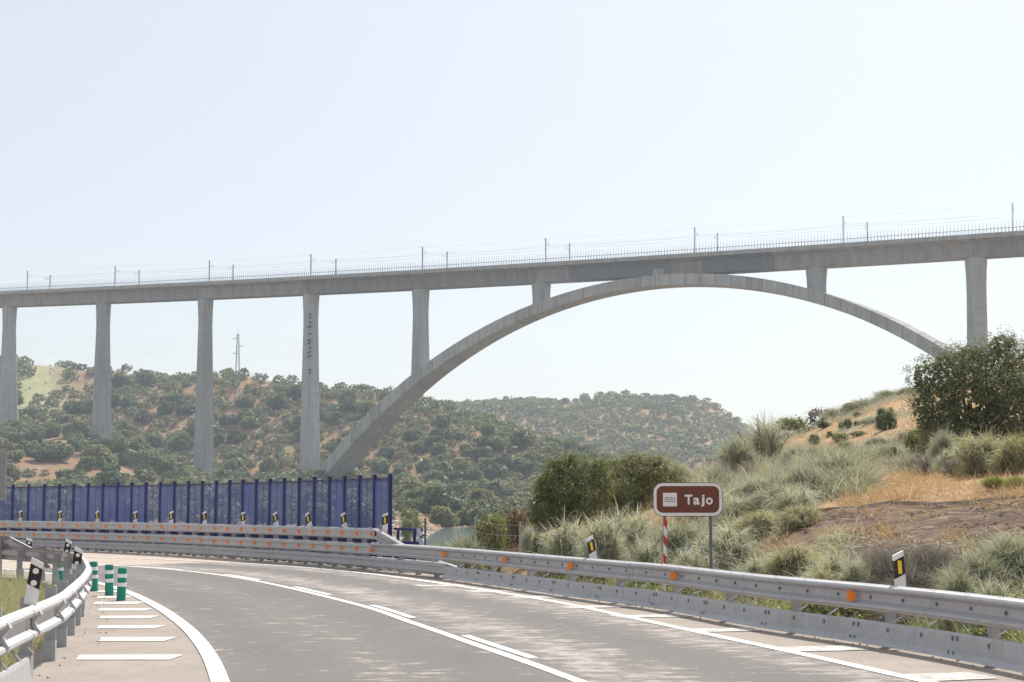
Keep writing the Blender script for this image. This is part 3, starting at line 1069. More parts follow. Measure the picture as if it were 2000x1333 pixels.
# ------------------------------------------------------------------ lattice pylon and power lines
pD = 800.0
px_, py_ = at(462, pD)
pz = H1(px_, py_)
pyl = thing('power_pylon', 'slender grey lattice power pylon standing among oaks on the hillside', 'pylon', (px_, py_, pz))
TOP = (HOR - 640) / F * pD + EYE - pz
def half_w(z): return 1.45 - (1.45 - .45) * min(1, z / (TOP * .9))
for sx in (-1, 1):
    for sy in (-1, 1):
        mb = MB()
        mb.tube([(px_ + sx * half_w(z), py_ + sy * half_w(z), pz + z - (1 if z == 0 else 0)) for z in np.linspace(0, TOP * .92, 5)], .13, 4)
        mb.obj('leg', MAT['mast'], pyl)
mb = MB()
z, s = 0.5, 1
while z < TOP * .9:
    st = max(1.3, half_w(z) * 1.3)
    a, b = half_w(z), half_w(min(z + st, TOP))
    for (ax, ay) in (((-1, -1), (1, -1)), ((1, -1), (1, 1)), ((1, 1), (-1, 1)), ((-1, 1), (-1, -1))):
        p0, p1 = (ax, ay) if s > 0 else (ay, ax)
        mb.tube([(px_ + p0[0] * a, py_ + p0[1] * a, pz + z), (px_ + p1[0] * b, py_ + p1[1] * b, pz + z + st)], .06, 3, cap=False)
    z += st; s = -s
mb.obj('bracing', MAT['mast'], pyl, kind='stuff')
mb = MB(); mb.tube([(px_, py_, pz + TOP * .9), (px_, py_, pz + TOP)], .08, 4); mb.obj('peak', MAT['mast'], pyl)
tips = []
for zz, sg in ((.86, -1), (.76, 1), (.66, -1)):
    mb = MB()
    tip = (px_ + sg * 3.0, py_, pz + TOP * (zz - .008))
    mb.tube([(px_, py_, pz + TOP * (zz + .02)), tip], .1, 4)
    mb.tube([(px_, py_, pz + TOP * (zz - .01)), tip], .1, 4)
    mb.obj('crossarm', MAT['mast'], pyl)
    tips.append(tip)
for k, tip in enumerate(tips):
    mb = MB()
    end = (tip[0] + 900, tip[1] + 240, tip[2] + 2 - 6 * k)
    endl = (tip[0] - 500, tip[1] + 120, tip[2] + 40)
    P = []
    for w in np.linspace(0, 1, 24):
        P.append((tip[0] + (end[0] - tip[0]) * w, tip[1] + (end[1] - tip[1]) * w, tip[2] + (end[2] - tip[2]) * w - 40 * w * (1 - w)))
    mb.tube(P, .018, 3)
    for w in [0]:
        P = [(tip[0] + (endl[0] - tip[0]) * q, tip[1] + (endl[1] - tip[1]) * q, min(118, tip[2] + (endl[2] - tip[2]) * q - 30 * q * (1 - q))) for q in np.linspace(0, 1, 16)]
        mb.tube(P, .018, 3)
    link('power_line', mb.mesh('power_line', MAT['wire']), label='faint power line hanging from the %s arm of the lattice pylon' % ['top left', 'right', 'lower left'][k], cat='power line')

# ------------------------------------------------------------------ guardrails
def wbeam(h=0.31, d=0.083, side=-1, box=False):
    """closed W profile, waves bulging towards side (-1 = left of path); z from 0 to h"""
    if box:
        q = [(0, 0), (.012, .006), (.070, .030), (d, .050), (d, .085), (.066, .115), (.064, .185), (d, .215), (d, .245), (.062, .285), (.012, .304), (0, .31)]
    else:
        q = [(0, 0), (.016, .008), (.068, .024), (d, .046), (.076, .072), (.034, .098), (.014, .112), (.012, .155), (.014, .198), (.034, .212), (.076, .238), (d, .264), (.068, .286), (.016, .302), (0, .31)]
    q = [(a, z * h / .31) for a, z in q]
    back = [(a - .006, z) for a, z in reversed(q)]
    return [(side * a, z) for a, z in q + back]


def rail(root, path, s0, s1, ztop, off, side, mat, seg=4.0, h=.31, box=False):
    s = s0
    while s < s1 - .3:
        e = min(s + seg, s1)
        mb = MB()
        prof = [(off + a, ztop - h + z) for a, z in wbeam(h, .083 * h / .31, side, box)]
        sweep(mb, path, s, e - 0.012, prof, 0.5)
        mb.obj('rail_beam', mat, root, smooth=False)
        if e < s1 - .3:     # overlapping splice plate
            mb = MB()
            sweep(mb, path, e - .16, e + .16, [(off + side * .004 + a * 1.02, ztop - h + z) for a, z in wbeam(h, .083 * h / .31, side, box)], .16)
            mb.obj('splice', mat, root)
        s = e


def frame(path, s, side=1):
    p, t, n = path.at(s)
    return p, (t[0], t[1], 0), (n[0] * side, n[1] * side, 0)


def post(root, path, s, off, z0, z1, mat, w=.05, name='post'):
    p, t, n = frame(path, s)
    c = (p[0] + n[0] * off, p[1] + n[1] * off)
    mb = MB()
    # C-section
    mb.box((c[0], c[1], (z0 + z1) / 2), (w, .004, (z1 - z0) / 2), (n, t, (0, 0, 1)))
    for k in (-1, 1):
        q = (c[0] + n[0] * k * w + t[0] * .028, c[1] + n[1] * k * w + t[1] * .028)
        mb.box((q[0], q[1], (z0 + z1) / 2 - .0005), (.004, .026, (z1 - z0) / 2 - .001), (n, t, (0, 0, 1)))
    return mb.obj(name, mat, root)


def reflector(root, path, s, z, off, mat_back, r=.062, facing=None, style='round'):
    p, t, n = frame(path, s)
    c = np.array((p[0] + n[0] * off, p[1] + n[1] * off, z))
    f = np.array(facing, float); f /= np.linalg.norm(f)
    a = np.cross((0, 0, 1), f) * -1; a /= np.linalg.norm(a)
    a = np.cross(f, (0, 0, 1.0)); a /= np.linalg.norm(a)
    mb = MB()
    if style == 'round':
        poly = [(r * math.cos(k * math.pi / 4 + .4), r * math.sin(k * math.pi / 4 + .4)) for k in range(8)]
    else:
        poly = [(r * .7, -r), (r * .7, r), (-r * .1, r * .78), (-r * .72, r * .34), (-r * .72, -r * .34), (-r * .1, -r * .78)]
    mb.prism(poly, c + f * .03, (a, (0, 0, 1), f), .006)
    o = mb.obj('reflector', MAT['orange'], root)
    mb = MB()
    mb.prism([(-r * .2 + r * .85 * math.cos(k * math.pi / 4), r * .85 * math.sin(k * math.pi / 4)) for k in range(8)], c + f * .012, (a, (0, 0, 1), f), .006)
    mb.obj('reflector_mount', mat_back, root)
    return o


# --- outer barrier, near stretch (single rail over a motorcyclist shield)
S_END = OUTB.near((-1.36, 31.1))
s_first = 4.0
g1 = thing('guardrail', 'silver guardrail with deep lower shield along the outer shoulder, orange reflectors', 'guardrail', (4.0, 16.5, 0))
rail(g1, OUTB, s_first, OUTB.near((-3.5, 35.2)), .70, 0.02, -1, MAT['steel'], 4.0)
posts_s = []
s_ref = OUTB.near(at(1727, 16.35))
k0 = int((s_ref - s_first) / 2)
for k in range(-k0, 12):
    s = s_ref + k * 1.93
    if s > S_END: break
    posts_s.append(s)
    post(g1, OUTB, s, .15, -.25, .66, MAT['steel_dull'], .055)
    p, t, n = frame(OUTB, s)
    mb = MB(); mb.box((p[0] + n[0] * .06, p[1] + n[1] * .06, .55), (.035, .05, .09), (n, t, (0, 0, 1))); mb.obj('spacer', MAT['steel_dull'], g1)
for px, D in ((890, 31.3), (1061, 28.2), (1222, 25.5), (1429, 21.75), (1727, 16.95), (2120, 12.4)):
    s = OUTB.near(at(px, D))
    reflector(g1, OUTB, s, .545, -.055, MAT['steel_dull'], (.072 if px > 1100 else .06), (-.22, -1, 0), 'wing' if px > 1000 else 'round')
# shield panels
s = s_first
shield = [(-.13, .015), (-.115, .035), (-.085, .055), (-.055, .075), (-.03, .24), (-.022, .262), (.005, .266), (.005, .258), (-.017, .254), (-.025, .23), (-.049, .072), (-.08, .05), (-.11, .028), (-.125, .012)]
while s < S_END - .2:
    e = min(s + 4.0, S_END)
    mb = MB(); sweep(mb, OUTB, s, e - .01, [(a - .06, z + .02) for a, z in shield], .5)
    mb.obj('shield_panel', MAT['steel'], g1)
    s = e
mb = MB()
for k, s in enumerate(np.arange(s_first + .35, S_END - .2, .64)):
    p, t, n = frame(OUTB, s)
    oo = -.06 - .045
    for dz, do in (((.19, 0.0),) if k % 3 else ((.21, 0), (.06, -.035))):
        for q in ((0,) if k % 3 else (-.045, .045)):
            c = (p[0] + n[0] * (oo + do + (.0 if dz > .1 else -.012)) + t[0] * q, p[1] + n[1] * (oo + do + (.0 if dz > .1 else -.012)) + t[1] * q, dz + .02)
            mb.box(c, (.004, .012, .024), (n, t, (0, 0, 1)))
mb.obj('shield_slots', MAT['post_grey'], g1, kind='stuff')
for k, s in enumerate(np.arange(s_first + .35, S_END - .3, .64)):
    if k % 3 == 0: continue
    p, t, n = frame(OUTB, s)
    mb = MB()
    mb.tube([(p[0] - n[0] * .055, p[1] - n[1] * .055, .285), (p[0] + n[0] * .10 , p[1] + n[1] * .10, .36), (p[0] + n[0] * .13, p[1] + n[1] * .13, .46)], .012, 4)
    mb.obj('shield_strut', MAT['steel'], g1)
mb = MB()
for k, s in enumerate(np.arange(s_first + .2, S_END - .3, .64)):
    p, t, n = frame(OUTB, s)
    c = (p[0] - n[0] * .0 , p[1] - n[1] * .0)
    mb.box((c[0] , c[1], .545), (.012, .012, .018), (n, t, (0, 0, 1)))
    for q in (-.02, .02):
        mb.box((c[0] - n[0] * .045 + t[0] * q * 1.5, c[1] - n[1] * .045 + t[1] * q * 1.5, .6935), (.008, .006, .0015), (n, t, (0, 0, 1)))
mb.obj('rail_bolts', MAT['post_grey'], g1, kind='stuff')

# --- outer barrier on the road bridge (three rails, close set posts)
g2 = thing('bridge_barrier', 'triple-rail silver barrier with rows of orange reflectors in front of blue screen', 'guardrail', (-7.0, 41, 0))
S_B0 = OUTB.near((-3.5, 35.2))
S_B1 = OUTB.L - 14
rail(g2, OUTB, S_B0, S_B1, .67, 0.02, -1, MAT['steel'], 3.72, .30, True)
rail(g2, OUTB, OUTB.near((-1.36, 31.2)), S_B1, .35, 0.04, -1, MAT['steel'], 3.72, .28, True)
S_T = OUTB.near((-3.35, 34.95))
rail(g2, OUTB, S_T, S_B1, 1.04, 0.02, -1, MAT['steel'], 3.72, .27, True)
def slope_rail(root, path, sA, zA, sB, zB, off, h, mat, side=-1):
    mb = MB()
    prof = [(off + a, z - h) for a, z in wbeam(h, .083 * h / .31, side)]
    n = 6
    V, k = [], len(prof)
    for i in range(n + 1):
        w = i / n
        p, t, nn = path.at(sA + (sB - sA) * w)
        z0 = zA + (zB - zA) * w
        for a, z in prof:
            V.append((p[0] + nn[0] * (a + .10 * w), p[1] + nn[1] * (a + .10 * w), z + z0))
    Fs = [(i * k + j, i * k + (j + 1) % k, (i + 1) * k + (j + 1) % k, (i + 1) * k + j) for i in range(n) for j in range(k)]
    mb.add(V, Fs + [tuple(range(k)), tuple(reversed([n * k + j for j in range(k)]))])
    mb.obj('sloping_end', mat, root)
slope_rail(g2, OUTB, S_T - .03, 1.04, S_T - 1.6, .66, .02, .27, MAT['steel'])
slope_rail(g2, OUTB, OUTB.near((-2.1, 32.7)), .45, OUTB.near((-1.1, 30.5)), .22, .16, .25, MAT['steel'])
BS = [S_T + .12 + .93 * k for k in range(34)]
for k, s in enumerate(BS):
    post(g2, OUTB, s, .16, -.1, 1.0, MAT['steel_dull'], .06)
    for z in (.905, .52):
        reflector(g2, OUTB, s + .02, z, -.05, MAT['steel_dull'], .056, (-.05, -1, 0) if s < S_T + 14 else (.15, -1, 0))
    p, t, n = frame(OUTB, s + .12)
    for z in (1.042, .672):
        mb = MB(); mb.box((p[0] - n[0] * .02, p[1] - n[1] * .02, z), (.06, .012, .005), (n, t, (0, 0, 1))); mb.obj('rail_shadow_bar', MAT['post_grey'], g2)  # dark bars put in for the diagonal shadows across the rail tops
for s in [S_T - 1.2, S_T - 2.2, S_T - 3.3]:
    post(g2, OUTB, s, .16, -.1, .62, MAT['steel_dull'], .06)

# --- blue screen fence on the bridge
fence = thing('screen_fence', 'tall navy fence of blue netting panels along the outer edge of the road bridge', 'fence', (-7, 42.5, 0))
FO = .75
s_f = OUTB.near(at(768, 36.2)) - .15
FS = [s_f + k * .925 for k in range(31)]
for k, s in enumerate(FS):
    p, t, n = frame(OUTB, s)
    c = (p[0] + n[0] * FO, p[1] + n[1] * FO)
    mb = MB(); mb.box((c[0], c[1], 1.08), (.045, .045, 1.32), (n, t, (0, 0, 1))); mb.obj('fence_post', MAT['navy'], fence)
    if k + 1 == len(FS): break
    p2, t2, n2 = frame(OUTB, FS[k + 1])
    a = np.array(c); b = np.array((p2[0] + n2[0] * FO, p2[1] + n2[1] * FO))
    d = (b - a) / np.linalg.norm(b - a); nn = np.array((d[1], -d[0]))
    a2, b2 = a + d * .047, b - d * .047
    for z0, z1, nm in ((2.28, 2.31, 'top_rail'), (.92, .955, 'bottom_rail'), (.62, .74, 'railing_bar'), (.22, .36, 'railing_bar')):
        m = (a2 + b2) / 2
        mb = MB(); mb.box((m[0], m[1], (z0 + z1) / 2), (np.linalg.norm(b2 - a2) / 2, .02, (z1 - z0) / 2), ((d[0], d[1], 0), (nn[0], nn[1], 0), (0, 0, 1)))
        mb.obj(nm, MAT['navy'], fence)
    nx, nz = 16, 3
    V = []
    wob = RNG.uniform(0, 6)
    for j in range(nz):
        for i in range(nx):
            w = i / (nx - 1)
            q = a2 + (b2 - a2) * w + nn * (-.02 + .018 * math.sin(w * 17 + wob + j * .5) * math.sin(math.pi * w))
            V.append((q[0], q[1], .957 + (2.278 - .957) * j / (nz - 1)))
    Fq = [(j * nx + i, j * nx + i + 1, (j + 1) * nx + i + 1, (j + 1) * nx + i) for j in range(nz - 1) for i in range(nx - 1)]
    link('mesh_panel', np_mesh('mesh_panel', V, Fq, [MAT['net']], smooth=True), fence)
    m = (a2 + b2) / 2 - nn * .0
    mb = MB(); mb.box((m[0], m[1], 1.615), (.007, .007, .66), ((d[0], d[1], 0), (nn[0], nn[1], 0), (0, 0, 1))); mb.obj('mullion', MAT['navy'], fence)

# short blue balustrade beyond the fence end
bal = thing('balustrade', 'short navy balustrade with a slanted pale end bar past the screen fence', 'railing', (*at(800, 35.0), 0))
d0 = np.array(at(772, 36.0)); d1 = np.array(at(824, 34.6))
dv = (d1 - d0) / np.linalg.norm(d1 - d0); nv = np.array((dv[1], -dv[0]))
AX = ((dv[0], dv[1], 0), (nv[0], nv[1], 0), (0, 0, 1))
L = np.linalg.norm(d1 - d0)
for z0, z1, nm in ((.985, 1.045, 'handrail'), (.58, .72, 'railing_bar'), (.22, .34, 'railing_bar')):
    m = (d0 + d1) / 2
    mb = MB(); mb.box((m[0], m[1], (z0 + z1) / 2), (L / 2, .03, (z1 - z0) / 2), AX); mb.obj(nm, MAT['navy'], bal)
for w in (.12, .74):
    q = d0 + dv * L * w
    mb = MB(); mb.box((q[0], q[1], .44), (.035, .025, .54), AX); mb.obj('baluster', MAT['navy'], bal)
q = d1
mb = MB()
P0, P1 = np.array((q[0] - .08, q[1], 1.05)), np.array((q[0] + .20, q[1] - .1, -.3))
ax = (P1 - P0) / np.linalg.norm(P1 - P0)
mb.box((P0 + P1) / 2, (.05, .02, np.linalg.norm(P1 - P0) / 2), (np.cross((0, 1, 0), ax), (0, 1, 0), ax))
mb.obj('slanted_bar', MAT['pale_blue_paint'], bal)
mb = MB(); mb.box((q[0] + .02, q[1] - .03, .86), (.065, .014, .018), ((.85, 0, .5), (0, 1, 0), (-.5, 0, .85))); mb.obj('strap', MAT['navy'], bal)

# --- inner (left) barrier
g3 = thing('guardrail', 'white sunlit guardrail on grey posts curving round the inside of the bend', 'guardrail', (-5.5, 18, 0))
sL0, sL1 = 3.0, LEFTB.near((-13.3, 34.3))
rail(g3, LEFTB, sL0, sL1, .68, .07, 1, MAT['steel_white'], 2.9)
s_p = LEFTB.near((-4.55, 13.3))
LP = [s_p + k * 1.5 for k in range(-7, 16) if s_p + k * 1.5 < sL1 + 3]
for k, s in enumerate(LP):
    post(g3, LEFTB, s, 0, -.1, .75 if s < s_p + 9 else .61, MAT['steel_dull'], .052)
    p, t, n = frame(LEFTB, s)
    mb = MB(); mb.box((p[0], p[1], .07), (.062, .062, .14), (n, t, (0, 0, 1))); mb.obj('post_sleeve', MAT['steel_dull'], g3)
    mb = MB()
    mb.prism([(.04, .40), (.068, .41), (.068, .64), (.04, .66)], (p[0], p[1], 0), (n, (0, 0, 1), t), .05)
    mb.obj('spacer', MAT['steel'], g3)
    if s < s_p + 14:
        mb = MB()
        mb.prism([(.155, .645), (.18, .60), (.11, .53), (.17, .45), (.155, .40), (.14, .40), (.09, .53), (.14, .645)], (p[0] - t[0] * .2, p[1] - t[1] * .2, 0), (n, (0, 0, 1), t), .045)
        mb.obj('rail_bracket', MAT['steel_white'], g3)
# shield on the nearest stretch
s = LEFTB.near((-4.3, 12.55))
for a in np.arange(sL0, s - .1, 4.0):
    mb = MB(); sweep(mb, LEFTB, a, min(a + 4, s) - .01, [(.20 - q, z) for q, z in [(-.13 + .12, .0), (.0, .03), (.02, .24), (.03, .27), (.06, .27), (.06, .262), (.04, .262), (.028, .24), (.01, .03), (.0, .0)]], .5)
    mb.obj('shield_panel', MAT['steel_white'], g3)
for a in np.arange(s_p - 6.1, s + .3, .62):
    p, t, n = frame(LEFTB, a)
    mb = MB(); mb.tube([(p[0] + n[0] * .16, p[1] + n[1] * .16, .27), (p[0] + n[0] * .02, p[1] + n[1] * .02, .44)], .012, 4); mb.obj('shield_strut', MAT['steel'], g3)
# far part of the inner barrier: second rail that slopes down
sU = LEFTB.near((-11.6, 32.45))
rail(g3, LEFTB, sL1, LEFTB.L - 12, .68, .09, 1, MAT['steel'], 3.7)
rail(g3, LEFTB, sU, LEFTB.L - 12, .90, .09, 1, MAT['steel'], 3.7, .26)
slope_rail(g3, LEFTB, sU - .02, .90, sU - 2.2, .50, .12, .26, MAT['steel_white'], 1)
for k in range(12):
    post(g3, LEFTB, sU + .3 + k * 1.6, .03, -.1, .86, MAT['steel_dull'], .055)

# ------------------------------------------------------------------ marker posts on the barriers
def make_marker(style, label, group):
    m = thing('marker_post', label, 'marker post', (0, 0, 0), 0, group)
    w, d, h = .061, .022, .40
    s0 = .072     # slope of the band
    def slab(z0, z1, up0, up1, ins):
        ww, dd = w - ins, d - ins
        V = []
        for (x, y) in ((-ww, -dd), (ww, -dd), (ww, dd), (-ww, dd)):
            V.append((x, y, z0 + (up0 * (x / w + 1) / 2)))
        for (x, y) in ((-ww, -dd), (ww, -dd), (ww, dd), (-ww, dd)):
            V.append((x, y, z1 + (up1 * (x / w + 1) / 2)))
        b = MB(); b.add(V, [(3, 2, 1, 0), (4, 5, 6, 7), (0, 1, 5, 4), (1, 2, 6, 5), (2, 3, 7, 6), (3, 0, 4, 7)])
        return b
    sl = .05 if style == 'yellow' else -.045
    lo_ = 0.0 if sl > 0 else .045
    kid(slab(-.07, .085 + lo_, 0, sl, 0).obj('lower_body', MAT['white_plastic'], m))
    kid(slab(.087 + lo_, .288 + lo_, sl, sl, -.001).obj('black_band', MAT['black_plastic'], m))
    kid(slab(.29 + lo_, .35 + lo_, sl, sl, 0).obj('cap', MAT['white_plastic'], m))
    if style == 'yellow':
        b = MB(); b.box((.002, -.0255, .215), (.023, .002, .075)); kid(b.obj('reflector', MAT['yellow'], m))
    else:
        for z in (.155, .275):
            b = MB(); b.prism([(.030 * math.cos(k * math.pi / 8), .030 * math.sin(k * math.pi / 8)) for k in range(16)], (0, -.0255, z - .01), ((1, 0, 0), (0, 0, 1), (0, -1, 0)), .002)
            kid(b.obj('reflector', MAT['white_reflect'], m))
    return m


GY = 'yellow marker posts on the outer barrier'
tilts = {608: -.25, 675: -.14, 542: -.14, 752: .02, 475: .03, 400: -.02, 335: .03, 265: .02, 192: -.02, 118: .03, 43: .02}
proto_y = None
MP = [(1752, 16.75, .685), (1158, 26.8, .685)]
labels_y = ['black and yellow marker post behind the nearest stretch of outer guardrail',
            'black and yellow marker post on the guardrail left of the brown sign']
for k, px in enumerate((752, 675, 608, 542, 475, 400, 335, 265, 192, 118, 43)):
    MP.append((px, None, 1.03))
    labels_y.append('black and yellow marker post, %s from the fence end along the blue screen' % (ORD + ['tenth', 'eleventh'])[k] if k else
                    'black and yellow marker post where the top rail slopes down')
for (px, D, z), lab in zip(MP, labels_y):
    u = (px - 1000) / F
    off = .20 if D else .19
    pp_, tt_, nn_ = OUTB.at(OUTB.s)
    qq_ = pp_ + nn_ * off
    k_ = int(np.argmin(np.abs(qq_[:, 0] - u * qq_[:, 1]) + (qq_[:, 1] < 1) * 99))
    q = (qq_[k_, 0], qq_[k_, 1], z)
    if proto_y is None:
        proto_y = make_marker('yellow', lab, GY)
        proto_y.location = q
        proto_y.rotation_euler = (0, -.07, R(8))
    else:
        dup(proto_y, q, R(8) if D else R(-14), label=lab, tilt=(0, -.18 if px == 1158 else tilts.get(px, 0)))
proto_w = None
for px, D, z, tl, lab in ((66, 13.33, .745, .15, 'large black and white marker post with two round reflectors on the nearest inner guardrail post'),
                          (151, 21.4, .60, .12, 'black and white marker post leaning at the nose of the inner guardrail'),
                          (131, 28.6, .55, .17, 'black and white marker post behind the nose of the inner guardrail'),
                          (61, 33.0, .48, -.04, 'small black and white marker post by the sloping rail end of the inner barrier')):
    u = (px - 1000) / F
    q = (u * D, D, z)
    if proto_w is None:
        proto_w = make_marker('white', lab, 'white marker posts on the inner barrier')
        proto_w.location = q
        proto_w.rotation_euler = (0, tl, R(16))
        proto_w.scale = (.94, .94, .94)
    else:
        dup(proto_w, q, R(14), label=lab, tilt=(0, tl), scale=(1, 1, .98))

# ------------------------------------------------------------------ green bollards
def make_bollard(label):
    m = thing('bollard', label, 'bollard', (0, 0, 0), 0, 'green flexible bollards on the hatched shoulder')
    def ring(r, q, z):
        return [(r * math.copysign(abs(math.cos(a)) ** .7, math.cos(a)), r * math.copysign(abs(math.sin(a)) ** .7, math.sin(a)), z) for a in np.linspace(0, 2 * math.pi, 16, endpoint=False)]
    def lathe(levels):
        b = MB(); k = 16
        V = [p for r, z in levels for p in ring(r, 0, z)]
        Fs = [(i * k + j, i * k + (j + 1) % k, (i + 1) * k + (j + 1) % k, (i + 1) * k + j) for i in range(len(levels) - 1) for j in range(k)]
        Fs += [tuple(reversed(range(k))), tuple((len(levels) - 1) * k + j for j in range(k))]
        return b.add(V, Fs)
    kid(lathe([(.074, 0), (.078, .012), (.075, .04), (.074, .22), (.072, .225), (.072, .36), (.074, .365), (.074, .40), (.072, .405), (.072, .47), (.074, .475), (.074, .53), (.066, .548), (.04, .552)]).obj('body', MAT['green'], m, smooth=False))
    kid(lathe([(.073, .235), (.0755, .238), (.0755, .298), (.073, .301)]).obj('reflective_band', MAT['white_reflect'], m))
    kid(lathe([(.073, .385), (.0755, .388), (.0755, .448), (.073, .451)]).obj('reflective_band', MAT['white_reflect'], m))
    return m


proto_b = None
for px, y, rz, tl, lab in ((240.5, 1172, .1, .03, 'nearest of the three green bollards with white bands on the hatched shoulder'),
                           (217.5, 1162.5, .4, -.02, 'middle of the three green bollards with white bands on the hatched shoulder'),
                           (188, 1153.5, .2, -.035, 'farthest of the three green bollards, closest to the guardrail nose'),
                           (121, 1136, 0, 0, 'green bollard half hidden behind the inner guardrail posts')):
    D = F * EYE / (y - HOR)
    q = ((px - 1000) / F * D, D, 0.0)
    if proto_b is None:
        proto_b = make_bollard(lab)
        proto_b.location = q
        proto_b.rotation_euler = (0, tl, rz)
    else:
        dup(proto_b, q, rz, label=lab, tilt=(0, tl))

# ------------------------------------------------------------------ brown river sign
sx, sy = at(1343, 24.3)
U = 1.19 / 930
sgn = thing('river_sign', 'brown rounded sign reading Tajo with a white water pictogram', 'road sign', (sx, sy, 0))
ZC = EYE - (976 - HOR) / F * 24.3


def rrect(x0, x1, z0, z1, r, n=7):
    P = []
    for cx_, cz_, a0 in ((x1 - r, z1 - r, 0), (x0 + r, z1 - r, 90), (x0 + r, z0 + r, 180), (x1 - r, z0 + r, 270)):
        for k in range(n):
            a = R(a0 + 90 * k / (n - 1))
            P.append((cx_ + r * math.cos(a), cz_ + r * math.sin(a)))
    return P


def zx(x): return (x - 620) * U
def zz_(y): return (375 - y) * U
AXS = ((1, 0, 0), (0, 0, 1), (0, -1, 0))
def plate(name, poly, y, h, mat, label=None):
    mb = MB(); mb.prism(poly, (sx, sy - y, ZC), AXS, h); return mb.obj(name, mat, sgn, label=label)
plate('panel', rrect(zx(155), zx(1085), zz_(602), zz_(150), 128 * U), 0, .014, MAT['sign_brown'])
out, inn = rrect(zx(163), zx(1077), zz_(594), zz_(158), 120 * U), rrect(zx(202), zx(1036), zz_(553), zz_(196), 84 * U)
mb = MB()
k = len(out)
V = [(sx + p[0], sy - .017, ZC + p[1]) for p in out + inn] + [(sx + p[0], sy - .013, ZC + p[1]) for p in out + inn]
Fs = [(i, (i + 1) % k, (i + 1) % k + k, i + k) for i in range(k)] + [(i, (i + 1) % k, (i + 1) % k + 2 * k, i + 2 * k) for i in range(k)] + [(i + k, (i + 1) % k + k, (i + 1) % k + 3 * k, i + 3 * k) for i in range(k)]
mb.add(V, Fs); mb.obj('border', MAT['sign_white'], sgn)
plate('pictogram_plate', [(zx(287), zz_(467)), (zx(473), zz_(467)), (zx(473), zz_(287)), (zx(287), zz_(287))], .0155, .0018, MAT['sign_white'])
for yy in (353, 377, 401):
    up, dn = [], []
    for w in np.linspace(0, 1, 25):
        x = zx(307 + 148 * w); z = zz_(yy + 5.5 * math.cos(w * 5 * math.pi))
        up.append((x, z + 4.2 * U)); dn.append((x, z - 4.2 * U))
    mb = MB()
    n_ = len(up)
    V = [(sx + p[0], sy - .0185, ZC + p[1]) for p in up + dn] + [(sx + p[0], sy - .017, ZC + p[1]) for p in up + dn]
    Fs = [(i, i + 1, n_ + i + 1, n_ + i) for i in range(n_ - 1)] + [(i, i + 1, 2 * n_ + i + 1, 2 * n_ + i) for i in range(n_ - 1)] + [(n_ + i, n_ + i + 1, 3 * n_ + i + 1, 3 * n_ + i) for i in range(n_ - 1)]
    mb.add(V, Fs); mb.obj('wave_line', MAT['sign_dark'], sgn)
for ch, x0, x1, y0, y1 in (('T', 575, 682, 312, 443), ('a', 690, 776, 349, 445), ('j', 788, 842, 312, 472), ('o', 859, 950, 349, 445)):
    cu = bpy.data.curves.new('letter', 'FONT')
    cu.body = ch
    cu.size = 1.0
    cu.offset = 0.028
    cu.extrude = 0.01
    cu.resolution_u = 5
    tmp = bpy.data.objects.new('letter', cu)
    COL.objects.link(tmp)
    me = bpy.data.meshes.new_from_object(tmp.evaluated_get(bpy.context.evaluated_depsgraph_get()))
    bpy.data.objects.remove(tmp)
    co = np.empty(len(me.vertices) * 3, np.float32); me.vertices.foreach_get('co', co); co = co.reshape(-1, 3)
    mn, mx = co.min(0), co.max(0)
    nx_ = (co[:, 0] - mn[0]) / (mx[0] - mn[0]); nz_ = (co[:, 1] - mn[1]) / (mx[1] - mn[1])
    X = sx + zx(x0) + nx_ * (x1 - x0) * U
    Zz = ZC + zz_(y1) + nz_ * (y1 - y0) * U
    Yy = sy - .0158 - (co[:, 2] - mn[2]) / (mx[2] - mn[2]) * .003
    me.vertices.foreach_set('co', np.stack([X, Yy, Zz], 1).astype(np.float32).ravel())
    me.materials.clear(); me.materials.append(MAT['sign_white']); me.update()
    link('letter', me, sgn)
for xx in (925, 312):
    mb = MB()
    zg = H1(sx + zx(xx), sy + .04) - .3
    x = sx + zx(xx)
    mb.box((x, sy + .045, (zg + ZC + .25) / 2), (.024, .03, (ZC + .25 - zg) / 2))
    mb.obj('post', MAT['post_grey'], sgn)
    mb = MB(); mb.box((x, sy + .0145 + .0005, ZC + .12), (.05, .001, .03)); mb.box((x, sy + .0145 + .0005, ZC - .12), (.05, .001, .03)); mb.obj('clamp', MAT['steel_dull'], sgn)

# red and white striped pole
qx, qy = at(1297, 23.6)
qz = H1(qx, qy)
sp = thing('striped_pole', 'red and white striped pole just below the brown sign', 'marker pole', (qx, qy, qz))
top = EYE - (1013 - HOR) / F * 23.6
ptop = np.array((qx + .018, qy, top)); pbot = np.array((qx - .02, qy, qz - .2))
n_ = 11
for k in range(n_):
    a, b = k / n_, (k + 1) / n_
    mb = MB()
    sl = .075
    V = []
    for w in (a, b):
        c = ptop + (pbot - ptop) * w
        for dx, dy in ((-.025, -.02), (.025, -.02), (.025, .02), (-.025, .02)):
            V.append((c[0] + dx, c[1] + dy, c[2] - (dx / .05) * sl * (1 if not (k == n_ - 1 and w == b) else 0)))
    mb.add(V, [(3, 2, 1, 0), (4, 5, 6, 7), (0, 1, 5, 4), (1, 2, 6, 5), (2, 3, 7, 6), (3, 0, 4, 7)])
    mb.obj('red_stripe' if k % 2 == 0 else 'white_stripe', MAT['red'] if k % 2 == 0 else MAT['white_paint'], sp)

